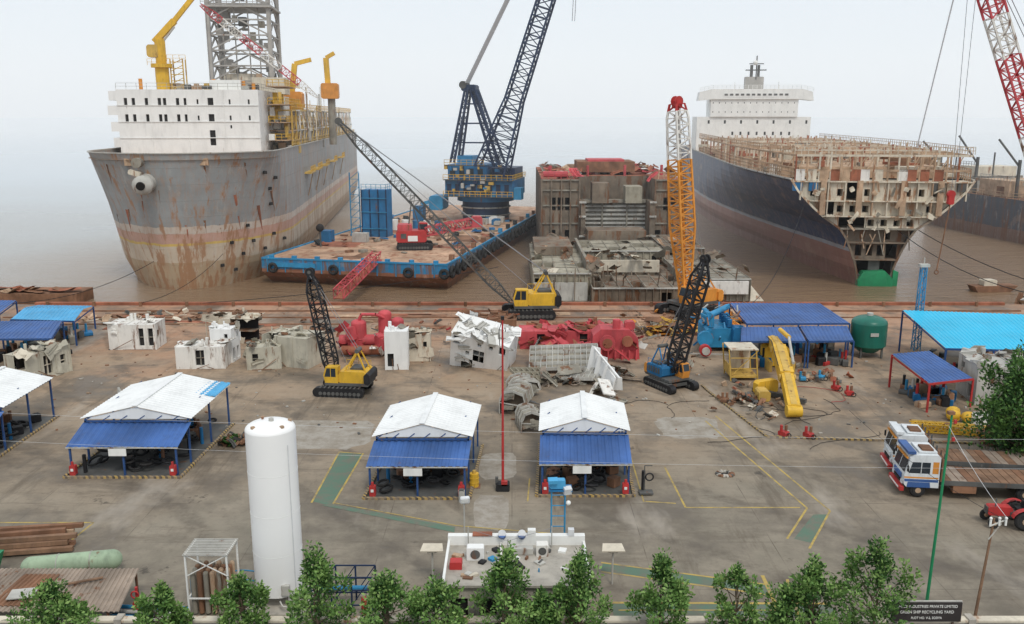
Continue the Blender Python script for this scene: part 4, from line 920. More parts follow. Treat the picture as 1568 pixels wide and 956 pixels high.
b.cyl((9.6,86.2,1.7),(9.6,85.8,1.7),.8,'redpink',n=18);b.cyl((9.6,85.8,1.7),(9.6,85.75,1.7),.5,'rustred',n=18);b.cyl((11.6,86,1.9),(11.6,85.7,1.9),.55,'rustred',n=16)
for k in range(7): b.box((8.3+k*.7,86.1-.07*k,.5),(.13,.3,1.0),'redpink')
b.cyl((10.6,87,3.0),(10.6,87,3.9),.4,'redpink');b.box((12,87.6,3.2),(1,1,.8),'redpink',ch=.15)
b.part('sheared_plates')
for k in range(36): b.torn((U(2,14),U(84.6,89.5),U(.3,1.6)),(U(.7,2.8),U(.5,1.6)),rng.choice(['redpink','redpink','rustred','greylight','redpink']),(U(-1.2,1.2),U(-.8,.8),U(0,3)),rng)
b.done(origin=(10,87,0))
# flat stiffened grillage panels leaning on each other
def grillage(b,c,L,W_,rot,mat,acc,nx,ny):
    m=Euler(rot).to_matrix();c=V(c);P=lambda x,y,z=0:c+m@V((x,y,z))
    b.add([P(-L/2,-W_/2),P(L/2,-W_/2),P(L/2,W_/2),P(-L/2,W_/2)],[(0,1,2,3)],mat)
    b.add([P(-L/2,-W_/2,-.03),P(L/2,-W_/2,-.03),P(L/2,W_/2,-.03),P(-L/2,W_/2,-.03)],[(3,2,1,0)],mat)
    for i in range(nx+1): x=-L/2+L*i/nx;b.beam(P(x,-W_/2,.13),P(x,W_/2,.13),.06,acc,.26)
    for j in range(ny+1): y=-W_/2+W_*j/ny;b.beam(P(-L/2,y,.16),P(L/2,y,.16),.07,acc,.32)
b=B('stiffened_hull_panels')
grillage(b,(5.0,82.2,1.15),6.6,3.4,(.42,-.06,-.08),'greysteel','greylight',12,4)
grillage(b,(1.9,77.9,.6),3.6,2.6,(.2,.15,.5),'greysteel','greyolive',6,3)
grillage(b,(6.2,78.6,.5),3.4,2.2,(.15,-.1,-.35),'greysteel','greylight',6,3)
b.done(origin=(4,80,0))
def scrap(name,cx,cy,rx,ry,n,mats,seed,hz=.8,big=2.4,tl=.6):
    r2=random.Random(seed);b=B(name)
    for k in range(n):
        x=r2.gauss(0,rx*.5);y=r2.gauss(0,ry*.5);q=r2.random();z=abs(r2.gauss(0,hz*.4))+.08;u=r2.uniform;mt_=r2.choice(mats)
        if q<.55: b.torn((x,y,z+.1),(u(.4,big),u(.3,big*.6)),mt_,(u(-tl,tl),u(-tl,tl),u(0,3)),r2)
        elif q<.75:
            L=u(.6,big);a=u(0,3);c=V((x,y,z));d=V((math.cos(a)*L/2,math.sin(a)*L/2,u(-.3,.3)));b.beam(c-d,c+d,u(.04,.14),mt_)
        elif q<.85:
            L=u(.4,big*.6);a=u(0,3);c=V((x,y,z));d=V((math.cos(a)*L/2,math.sin(a)*L/2,u(-.2,.2)));b.cyl(c-d,c+d,u(.05,.2),mt_,n=8)
        elif q<.93: b.torus((x,y,z),u(.15,.45),u(.03,.08),(u(-1,1),u(-1,1),1),mt_,12,5)
        else: b.box((x,y,z),(u(.2,big*.4),u(.2,.8),u(.1,.6)),mt_,(u(-.4,.4),u(-.4,.4),u(0,3)))
    return b.done((cx,cy,0))
G=['greysteel','greysteel','rust','greyolive','greysteel','greydark','shedrust']
scrap('scrap_heap',4.2,77.4,3.4,1.4,24,G,41,.9,2.6)
scrap('scrap_heap',.8,72.4,1.2,2.2,14,G,42,.8,2.4)
scrap('scrap_heap',8.6,79.8,2.2,1.6,22,G,43,1.0,2.6)
scrap('scrap_heap',8.0,73,1.1,3,10,['whiterust','greylight','greyolive','greysteel'],45,.6,1.8)
scrap('scrap_heap',-4.5,98.5,3,2,36,['rust','rustred','greysteel','redpink'],46,1.0)
scrap('scrap_heap',17.5,97,5,3,100,['rust','rusttan','yellowd','greysteel','orange'],47,1.3)
scrap('scrap_heap',20.3,72.5,2.2,5,50,['rust','greydark','rusttan','rustred','greysteel','greydark','cream','rust'],48,.35,.9)
scrap('scrap_heap',28,79.5,3.2,1.8,24,['rust','greydark','rusttan','greysteel','rustred'],49,.4,.9)
scrap('scrap_heap',-17,99,14,5,40,['rust','rusttan','rustred','greydark'],50,.3,1.4)
scrap('scrap_heap',-45,104,9,4,50,['rust','rusttan','cream','greydark'],51,.6,1.8)
scrap('scrap_heap',26,103,9,4,80,['rust','rusttan','greysteel','orange'],53,.8,2)
scrap('scrap_heap',16.8,84.5,1.4,3,34,['rust','greydark','greysteel','rusttan'],54,.7,1.4)
b=B('white_cut_frame')
for k in range(4): b.prism([(6.9+k*.5,79.4-k*1.5,.3),(8.3+k*.5,79.2-k*1.5,.3),(8.2+k*.5,79.0-k*1.5,3.0-k*.5),(7.4+k*.5,79.2-k*1.5,3.2-k*.5)],(0,.12,0),'whitelight')
b.box((8.4,76.6,1.4),(.12,5,1.2),'whitelight',(.15,.2,.25));b.beam((7.6,79.4,3),(9.4,74,1.6),.16,'whitelight');b.box((8.2,73.4,1.0),(1.1,2.4,.12),'whiterust',(.3,.2,.2));b.done(origin=(8,76.5,1))
b=B('grey_hull_fragment')
for (x,y,L,W_,H,a) in ((1.3,65.9,1.6,2.2,1.6,.2),(.4,70.4,2.2,3.0,2.0,-.25),(1.0,74.6,2.4,2.2,1.5,.35)):
    m_=Matrix.Rotation(a,3,'Z');P=lambda u,v,z:V((x,y,0))+m_@V((u*L/2,v*W_/2,z))
    n=5;pr=[(-1,0),(-1,H*.55),(-.7,H*.9),(0,H),(.8,H*.85),(1,H*.4)]
    for (u0,z0),(u1,z1) in zip(pr,pr[1:]): b.quad(P(u0,-1,z0),P(u1,-1,z1),P(u1,1,z1),P(u0,1,z0),'greysteel')
    for v in(-1,-.33,.33,1):
        for (u0,z0),(u1,z1) in zip(pr,pr[1:]): b.beam(P(u0,v,z0+.05),P(u1,v,z1+.05),.07,'greylight',.2)
    b.poly([P(u,-.6,z) for u,z in pr],'brownhull');b.beam(P(-1,-1,H*.5),P(1,-1,H*.4),.08,'greylight')
    for k in range(4): b.torn(P(U(-1,1),-1,U(.2,H)),(U(.4,1.2),U(.3,.9)),'greysteel',(1.3,U(-.4,.4),a),rng)
b.done(origin=(1,70,0))
b=B('blue_ship_engine').part('block')
b.box((21.8,91,1.5),(3.2,4.4,2.0),'blueb',ch=.2)
for k in range(5): b.cyl((20.7,89.2+k*.9,2.6),(20.7,89.2+k*.9,3.8),.3,'blueb');b.cyl((22.6,89.2+k*.9,2.6),(22.6,89.2+k*.9,3.4),.26,'blue')
b.cyl((20.4,88.8,3.9),(23.2,93,3.9),.32,'blueb');b.cyl((19.9,88.4,1.6),(19.9,87.9,1.6),.8,'blueb',n=18);b.box((23.4,88.6,1.6),(1.3,1.4,2.4),'blue',ch=.2)
b.cyl((19.6,86.8,.8),(19.6,86.2,.8),.6,'red');b.cyl((19.6,86.2,.8),(19.6,86.0,.8),.4,'greylight')
b.part('pipes')
for k in range(50): a=V((U(19.5,24),U(87,93),U(.3,4.2)));b.beam(a,a+V((U(-1,1),U(-1,1),U(-.7,.7))),U(.05,.18),rng.choice(['blueb','blue','greylight','rust','blueb']))
b.done(origin=(21.8,90,0))
b=B('yellow_crane_arm').part('arm')
pts=[V((25.7,84.5,2.4)),V((24.7,79,2.9)),V((23.7,73,2.0)),V((22.9,68.2,.7))]
ws=[(.9,.9),(1.15,1.1),(1.0,.9)]
for (a,c,(w1_,h1)) in zip(pts,pts[1:],ws): b.beam(a,c,w1_,'yellow',h1);b.beam(a+V((0,0,h1/2+.03)),c+V((0,0,h1/2+.03)),w1_*.5,'yellowd',.05)
for a in pts[1:3]: b.cyl(a+V((-.7,0,0)),a+V((.7,0,0)),.3,'yellowd',n=12)
b.cyl((22.3,68.2,.6),(23.5,68.2,.6),.5,'yellow',n=14);b.cyl((24.5,84.8,2.4),(26.9,84.8,2.4),.4,'yellowd',n=12)
b.cyl((25.9,80,3.8),(24.5,74,3.0),.13,'greylight',n=8);b.cyl((26.1,83.4,3.7),(25.9,80,3.8),.22,'yellow',n=10)
b.tube([(24.4,82,3.4),(24.0,79,3.7),(23.2,74,2.8)],.04,'black',5)
b.part('base')
b.box((25.9,84.0,1.1),(2.4,1.6,2.0),'yellow',ch=.3)
for x in(24.8,27.0): b.box((x,83,.5),(.3,3.2,1.0),'yellowd')
b.box((22.4,74.6,.7),(2.2,.7,1.2),'yellow',(0,0,.4),ch=.2);b.box((21.7,73,.5),(1.0,1.4,.9),'yellowd',ch=.15);b.beam((21.4,75,.3),(25.0,71.6,.3),.35,'greydark')
b.beam((24.3,76,.1),(24.3,76,2.4),.25,'rust')
b.done(origin=(24,76,0))
b=B('yellow_operator_cage')
for x in(20.3,22.8):
    for y in(78.5,81): b.beam((x,y,0),(x-.3,y,3.0),.11,'yellowd')
b.bx(20.1,78.4,2.95,22.7,81.1,3.05,'cream');b.bx(20.3,78.5,.3,22.8,81,.45,'yellowd');b.bx(20.8,80.9,.5,22.6,81,2.6,'cream');b.bx(20.2,78.6,.5,20.3,80.8,1.4,'yellowd')
for z in(1.2,2.2): b.beam((20.2,78.5,z),(22.7,78.5,z),.07,'yellowd')
b.beam((20.2,78.5,.4),(22.7,78.5,2.9),.06,'yellowd')
b.done(origin=(21.6,80,0))
b=B('green_storage_tank').part('vessel')
b.cyl((36.4,87.4,1.2),(36.4,87.4,3.5),1.75,'greentank',n=28);b.sph((36.4,87.4,3.5),(1.75,1.75,.75),'greentank',28,6,0);b.cyl((36.4,87.4,.5),(36.4,87.4,1.2),.9,'greentank',r2=1.75,n=28)
b.cyl((36.4,87.4,4.2),(36.4,87.4,4.5),.3,'greylight');b.box((36.3,85.62,2.6),(.8,.05,.35),'greylight')
b.part('legs')
for k in range(4): t=k*math.pi/2+.78;b.beam((36.4+1.5*math.cos(t),87.4+1.5*math.sin(t),0),(36.4+1.5*math.cos(t),87.4+1.5*math.sin(t),1.6),.18,'greydark')
b.done(origin=(36.4,87.4,0))
# ------------------------------------------------------------------ cryogenic tank and gate clutter
b=B('white_storage_tank').part('vessel')
b.cyl((0,0,.75),(0,0,9.2),1.2,'tankwhite',n=48);b.sph((0,0,9.2),(1.2,1.2,.42),'tankwhite',48,8,0);b.sph((0,0,.75),(1.2,1.2,.3),'tankwhite',40,4,-1)
for z in(2.9,5.0,7.1): b.torus((0,0,z),1.2,.01,(0,0,1),'white',48,4)
b.part('fittings')
for t in(.4,2.2,4.0,5.6): b.box((.95*math.cos(t),.95*math.sin(t),9.4),(.16,.16,.26),'rusttan',(0,0,t))
b.cyl((.1,-.1,9.5),(.1,-.1,9.75),.12,'greylight');b.cyl((-.4,.2,9.5),(-.4,.2,9.7),.06,'rust')
for t in(.8,2.36,3.93,5.5): b.beam((1.0*math.cos(t),1.0*math.sin(t),0),(1.0*math.cos(t),1.0*math.sin(t),1.0),.2,'white')
b.tube([(1.0,-.75,8.6),(1.0,-.75,.6)],.02,'palegrey');b.box((.6,-1.15,1.2),(.4,.2,.5),'greylight')
b.tube([(.3,-1.2,.6),(.5,-1.5,.5),(1.4,-1.5,.4),(1.6,-.8,.3)],.04,'greylight')
b.box((0,0,.06),(3.2,3.2,.12),'concrete')
b.done((-11.75,40.6,0))
b=B('gas_bottle_cage').part('frame')
for x in(-1,1):
    for y in(-.8,.8): b.beam((x,y,0),(x,y,3.3),.08,'white')
for z in(.1,3.3): b.rail([(-1,-.8,z-1 if z>1 else z),(1,-.8,z-1 if z>1 else z),(1,.8,z-1 if z>1 else z),(-1,.8,z-1 if z>1 else z),(-1,-.8,z-1 if z>1 else z)],'white',1.0 if z>1 else .9,2,.06,1)
for k in range(11): b.bx(-1.1,-.9+k*.165,3.32,1.1,-.83+k*.165,3.36,'greylight')
b.beam((-1,-.8,2.2),(1,-.8,3.3),.04,'white');b.beam((1,-.8,2.2),(-1,-.8,3.3),.04,'white')
b.part('bottles')
for i in range(6):
    for j in range(4): c_=rng.choice(['rust','wood','greysteel','rusttan']);b.cyl((-.8+i*.32,-.55+j*.35,.1),(-.8+i*.32,-.55+j*.35,2.2),.13,c_,n=10);b.sph((-.8+i*.32,-.55+j*.35,2.2),.13,c_,8,4,0)
b.done((-14.8,39.8,0))
b=B('pipe_manifold_frame')
for x in(-9.9,-8.9,-7.9,-6.9):
    for y in(39.4,40.6): b.beam((x,y,0),(x,y,1.9),.08,'navy')
for y in(39.4,40.6):
    for z in(.4,1.2,1.9): b.beam((-9.9,y,z),(-6.9,y,z),.06,'navy')
    for k in range(3): b.beam((-9.9+k,y,.4),(-8.9+k,y,1.9),.045,'navy')
b.cyl((-9.8,40,1),(-7,40,1),.12,'blueb');b.cyl((-7.2,38.8,0),(-7.2,38.8,1.1),.14,'red');b.sph((-7.2,38.8,1.1),.14,'red',8,4,0)
b.done(origin=(-8.4,40,0))
b=B('blue_railing');b.rail([(-16.3,40.7,0),(-14,41.6,0),(-12.9,41.4,0)],'blueb',1.1,.8,.05);b.done(origin=(-14,41,0))
b=B('blue_pipe_stack')
for k in range(6): b.cyl((-19.6,38.2+k*.22,.2+(k%2)*.2),(-15.9,38.0+k*.22,.2+(k%2)*.2),.1,'blueb' if k!=3 else 'greylight',n=8)
b.done(origin=(-17.6,38.6,0))
b=B('rusty_corrugated_shed').part('roof')
b.corr((-26.8,37.2,1.35),(-18.4,37.2,1.35),(-26.4,40.8,1.6),(-18.9,40.8,1.6),34,'shedrust',.05)
b.corr((-24.8,37.6,1.42),(-22.8,37.6,1.42),(-24.4,40.2,1.62),(-22.6,40.2,1.62),8,'rust',.05)
b.box((-21,39.5,1.68),(1.6,.15,.06),'wood',(0,0,.4));b.box((-23.5,38.4,1.62),(1.2,.9,.05),'greylight',(0,0,.2))
b.part('posts')
for x in(-26.6,-22.8,-19): b.beam((x,37.4,0),(x,37.4,1.35),.1,'rust');b.beam((x,40.6,0),(x,40.6,1.55),.1,'rust')
b.done(origin=(-22.8,39.2,0))
b=B('pale_green_pressure_tank');b.cyl((-25.3,42.4,.85),(-21.4,43.2,.85),.52,'palegreen',n=24);b.sph((-21.4,43.2,.85),.52,'palegreen',20,12);b.sph((-25.3,42.4,.85),.52,'palegreen',20,12)
for x,y in((-24.4,42.6),(-22,43.1)): b.box((x,y,.2),(.3,1.1,.4),'rust')
b.torus((-24,42.67,.85),.53,.025,(1,.2,0),'greylight',18,4);b.torus((-22.4,43.0,.85),.53,.025,(1,.2,0),'greylight',18,4);b.done(origin=(-23.2,42.8,0))
b=B('rusty_beam_stack')
for k in range(9): b.beam((-31,44.6+k*.25,.25+(k%3)*.26),(-24.9+U(-.9,.4),45.6+k*.22,.25+(k%3)*.28),.28,rng.choice(['wood','rust','rusttan']),.24)
b.done(origin=(-28,46,0))
b=B('green_skip_bin');b.prism([(-30,41.6,0),(-27.6,41.6,0),(-27.1,41.6,1.4),(-30.5,41.6,1.4)],(0,1.6,0),'green');b.done(origin=(-28.8,42.4,0))
b=B('red_fire_point');b.cyl((-18.4,39.2,0),(-18.4,39.2,1.5),.07,'red');b.box((-18.4,39.1,.5),(.3,.25,.6),'red',ch=.05);b.torus((-18.4,39,1.2),.18,.04,(0,1,0),'red',12);b.done(origin=(-18.4,39.2,0))
# ------------------------------------------------------------------ gate office
b=B('gate_office').part('walls')
x0,x1,ya,yb2,h=-3.15,3.6,37.4,41.4,2.6
b.cellwall((x0,ya,0),(x1-x0,0,0),(0,0,h),5,1,'concrete',lambda i,j:(.2,.35,.8,.75))
b.quad((x1,ya,0),(x1,yb2,0),(x1,yb2,h),(x1,ya,h),'rustred');b.quad((x0,yb2,0),(x0,ya,0),(x0,ya,h),(x0,yb2,h),'concrete');b.quad((x1,yb2,0),(x0,yb2,0),(x0,yb2,h),(x1,yb2,h),'concrete')
b.part('roof');b.bx(x0-.1,ya-.2,h,x1+.1,yb2+.1,h+.12,'concrete')
b.bx(x0-.1,yb2-.25,h+.12,x1+.1,yb2+.1,h+.62,'white');b.bx(x0-.1,ya-.2,h+.12,x0+.02,yb2-.25,h+.4,'white');b.bx(x1-.02,ya-.2,h+.12,x1+.1,yb2-.25,h+.36,'white')
b.bx(-.6,ya,h+.12,-.5,yb2-.3,h+.34,'whiterust')
b.part('roof_equipment')
b.bx(-2.0,yb2-.3,h+.63,-1.0,yb2+.15,h+.68,'rustred')
for x in(-.5,.5): b.cyl((x,yb2-.2,h+.62),(x,yb2-.45,h+.85),.2,'blueroof',n=14);b.cyl((x,yb2-.45,h+.86),(x,yb2-.47,h+.87),.2,'palegrey',n=14)
b.box((1.0,yb2-.1,h+.78),(.4,.3,.3),'white');b.box((3.0,yb2-.1,h+.78),(.3,.3,.35),'palegrey')
b.box((-1.8,39.8,h+.45),(.85,.5,.65),'whitelight',ch=.04);b.cyl((-1.8,39.54,h+.45),(-1.8,39.52,h+.45),.24,'greydark');b.box((1.5,40.2,h+.42),(.6,.5,.6),'whiterust',ch=.04);b.cyl((1.5,39.94,h+.42),(1.5,39.92,h+.42),.2,'greydark')
b.box((-2.7,38.9,h+.3),(.6,.5,.4),'red',ch=.05);b.box((.4,40.3,h+.3),(1.3,.4,.3),'greylight')
for k in range(40): b.box((U(-2.8,3.3),U(37.8,41),h+.17),(U(.08,.6),U(.06,.4),U(.06,.22)),rng.choice(['greylight','white','rust','blueb','black','cream','rusttan','greydark']),(0,0,U(0,3)))
for x,y in((-2.2,40.8),(-.2,39.5),(2,40.9)): b.cyl((x,y,h),(x,y,h+1.3),.03,'greylight',n=6)
b.tube([(-2.2,40.8,h+1.2),(-.2,39.5,h+1.2),(2,40.9,h+1.2)],.012,'cablegrey',4)
b.done(origin=(.3,39.6,0))
b=B('floodlight_tower').part('mast')
for x in(2.05,2.75):
    for y in(42.3,42.9): b.beam((x,y,0),(x,y,5.2),.05,'blueb')
for k in range(9):
    z=.3+k*.58;b.beam((2.05,42.3,z),(2.75,42.3,z),.04,'blueb');b.beam((2.05,42.3,z),(2.05,42.9,z),.035,'blueb')
b.part('lamp_head');b.box((2.35,42.5,5.5),(.8,.4,.45),'bluebright',ch=.06);b.box((2.85,42.3,5.2),(.4,.3,.35),'palegrey',(.3,0,.3));b.bx(1.9,42.2,5.15,3.1,43,5.22,'blue');b.box((2.1,42.25,5.75),(.5,.35,.2),'bluebright',(.2,0,.1))
b.sph((2.9,42.1,4.6),.13,'white',10,6);b.done(origin=(2.4,42.6,0))
for i,(x,y) in enumerate([(-4.15,42.1),(5.25,42.1)]):
    b=B('canopy_lamp');b.cyl((x,y,0),(x,y,2.0),.05,'greylight',n=8);b.prism([(x-.6,y-.35,2.02),(x+.6,y-.35,2.02),(x+.5,y+.35,2.1),(x-.5,y+.35,2.1)],(0,0,.06),'cream');b.box((x,y,1.9),(.5,.2,.12),'greylight');b.done(origin=(x,y,0))
b=B('yard_floodlight');b.cyl((-2.55,43.6,0),(-2.55,43.6,4.0),.04,'greylight',n=8);b.box((-2.5,43.55,4.1),(.5,.2,.35),'palegrey',(.3,0,.2),ch=.05);b.box((-2.5,43.44,4.08),(.38,.02,.25),'white',(.3,0,.2));b.done(origin=(-2.55,43.6,0))
# ------------------------------------------------------------------ poles, wall, sign
b=B('red_mast_pole').part('mast');b.cyl((0,0,.3),(0,0,11.7),.09,'red',r2=.055,n=10)
b.part('base');b.box((0,0,.25),(.9,.7,.5),'black',ch=.08);b.box((.1,-.2,.55),(.4,.3,.3),'red');b.box((-.4,.1,.6),(.2,.2,.5),'greydark');b.box((0,0,11.6),(.22,.22,.22),'black');b.tube([(0,0,11.5),(-.22,0,10.8),(-.18,0,9.8)],.025,'black',4)
b.done((-.6,54.1,0))
b=B('green_light_pole');b.cyl((21.0,40.4,0),(21.2,40.4,10),.08,'green',r2=.05,n=10)
for z in(8.6,9.5): b.beam((20.9,40.4,z),(21.4,40.4,z),.05,'rust');b.box((21.4,40.4,z+.1),(.13,.1,.18),'red')
b.box((21.15,40.4,10.05),(.3,.25,.15),'rust');b.done(origin=(21,40.4,0))
b=B('utility_pole');b.cyl((21.6,37.2,0),(22.1,37.4,6.0),.08,'wood',r2=.05,n=8);b.cyl((21.8,37.2,5.7),(22.6,37.4,5.9),.035,'greylight')
for x in(21.9,22.3,22.6): b.cyl((x,37.3,5.7),(x,37.3,6.05),.05,'white',n=8);b.sph((x,37.3,6.05),.07,'white',8,5)
b.beam((21.9,37.3,5.0),(22.4,37.3,5.8),.04,'greylight');b.done(origin=(21.7,37.2,0))
def wire(name,a,c,sag,r=.022,mat='palegrey',n=14):
    b=B(name);a=V(a);c=V(c);P=[a+(c-a)*(i/n)-V((0,0,sag*4*(i/n)*(1-i/n))) for i in range(n+1)];b.tube(P,r,mat,4);b.done(origin=tuple(a))
wire('power_cable',(22.3,37.3,6.1),(20.9,52,6.2),.4,.014,'black');wire('power_cable',(22.6,37.3,6.1),(21.1,40.4,9.4),.2,.014,'palegrey')
for k,(z,y) in enumerate([(8.6,44),(7.2,43.5)]): wire('overhead_wire',(-40,y+2,z+.2),(40,y-2,z-.5),.7,.006,'palegrey',20)
wire('mooring_line',(46,137,13.5),(31,111,.6),3,.05,'black');wire('mooring_line',(-2,130,2),(-40,111.5,.4),.6,.04,'black')
wire('mooring_line',(57,137,9),(75,112,.5),3,.06,'black');wire('mooring_line',(-43,130,4),(-48,111.6,.4),1.2,.04,'black')
wire('mooring_line',(62,134,7),(88,108,.5),3,.06,'black');wire('mooring_line',(-53,129,3),(-66,111,.4),1.5,.04,'black')
b=B('boundary_wall');b.bx(-34,36.3,0,34,36.55,1.42,'concrete');b.bx(-34,36.22,1.42,34,36.63,1.52,'cream')
for x in range(-33,34,3): b.bx(x-.16,36.16,0,x+.16,36.7,1.6,'concrete')
b.done(origin=(0,36.4,0))
b=B('yard_name_sign').part('board');b.box((18.8,36.1,2.05),(3.15,.08,.95),'signblack');b.box((18.8,36.15,2.05),(3.25,.06,1.05),'greylight')
for x in(17.5,20.1): b.beam((x,36.2,0),(x,36.2,2.5),.08,'greydark')
top=b.done(origin=(18.8,36.1,0))
for t,z,s_ in(('SHREE INDUSTRIES PRIVATE LIMITED',2.28,.19),('GREEN SHIP RECYCLING YARD',2.0,.2),('PLOT NO. V-2, SOSIYA',1.72,.16)):
    c=bpy.data.curves.new('lettering','FONT');c.body=t;c.size=s_;c.align_x='CENTER';c.extrude=.008;c.materials.append(M['textwhite'])
    o=bpy.data.objects.new('lettering',c);bpy.context.collection.objects.link(o);o.parent=top;o.location=(0,-.055,z);o.rotation_euler=(R(90),0,0);o.scale=(.88,1,1)
b=B('lattice_light_mast').part('mast');b.lattice((42.4,89.6,0),(42.4,89.6,8.8),.6,'blueb',14,.08,.045,prof=lambda t:1.1-.3*t);b.part('head');b.box((42.4,89.6,9),(1.0,.6,.3),'greylight');b.beam((42.4,89.6,8.8),(42.4,89.6,9.8),.08,'greylight');b.done(origin=(42.4,89.6,0))
b=B('yellow_fuel_drum');b.cyl((-2.5,54.6,0),(-2.5,54.6,.95),.3,'yellow',n=16);b.torus((-2.5,54.6,.33),.3,.03,(0,0,1),'yellow',16,4);b.torus((-2.5,54.6,.64),.3,.03,(0,0,1),'yellow',16,4);b.cyl((-2.5,54.6,.95),(-2.5,54.6,1.15),.12,'yellowd',n=8);b.bx(-3.0,54.3,0,-2.1,55,.05,'rust');b.done(origin=(-2.5,54.6,0))
b=B('bollard_post');b.cyl((-3.2,52.2,0),(-3.2,52.2,.8),.2,'greylight');b.box((-3.2,52.2,.82),(.3,.3,.1),'greydark');b.done(origin=(-3.2,52.2,0))
b=B('gas_trolley');b.beam((8.6,53.6,0),(8.6,53.6,1.9),.06,'greydark');b.beam((8.6,53.6,1.9),(9.1,53.6,1.9),.05,'greydark');b.box((8.7,53.4,.15),(.9,.6,.1),'greydark');b.cyl((8.55,53.7,.2),(8.55,53.7,1.5),.12,'black');b.torus((8.9,53.4,1.2),.25,.05,(0,1,0),'black',12);b.done(origin=(8.7,53.6,0))
b=B('gas_cylinder_trolleys')
for x,y,c in((20.8,63.9,'red'),(22.6,63.6,'red'),(26.9,78.4,'blueb'),(28.8,78.8,'blueb'),(29.6,74,'red'),(29.0,75.6,'red'),(18.2,72,'rust'),(26.0,80.6,'red')):
    b.box((x,y,.3),(.7,.5,.36),c,(0,0,U(0,3)),ch=.08);b.cyl((x-.2,y,.4),(x-.2,y,.95),.11,c);b.cyl((x+.2,y+.1,.4),(x+.2,y+.1,.9),.11,'rust');b.torus((x+.3,y-.3,.2),.18,.04,(0,1,0),'rubber',10)
b.done(origin=(26,72,0))
b=B('yellow_dumpster_bags')
for x,y in((35.6,67.6),(36.6,67.2),(36.0,68.5)): b.sph((x,y,.45),(.6,.45,.45),'yellow',10,6);b.box((x,y,.25),(.8,.6,.4),'yellow',ch=.15)
b.box((37.2,66.4,.5),(1.1,.9,1),'white',ch=.1);b.done(origin=(36,67.6,0))
b=B('yellow_lattice_girder');b.lattice((31.0,65.2,.4),(37.0,63.9,.4),.6,'yellow',12,.08,.05,prof=lambda t:1);b.lattice((31.4,66.0,.3),(36,64.9,.3),.5,'yellowd',10,.07,.04,prof=lambda t:1);b.done(origin=(33,65,0))
b=B('steel_plate_stack')
for k in range(7): b.torn((38.5+U(-1,1),62.6+U(-.6,.6),.1+k*.14),(6,2.4),rng.choice(['rust','greysteel','rusttan']),(0,0,U(-.15,.15)),rng)
b.done(origin=(38.5,62.6,0))
b=B('rubbish_pile')
for k in range(40): b.torn((-20.8+U(-.9,.9),62.5+U(-.9,.9),U(.1,.5)),(U(.3,.9),U(.2,.7)),rng.choice(['leafc','leafa','rust','greydark','wood']),(U(-.8,.8),U(-.8,.8),U(0,3)),rng)
b.done(origin=(-20.8,62.5,0))
b=B('grey_steel_sheet');b.prism([(-31.2,66.5,0),(-29.4,66,0),(-31,66.3,3.2)],(.1,.15,0),'greylight');b.done(origin=(-30.4,66.3,0))
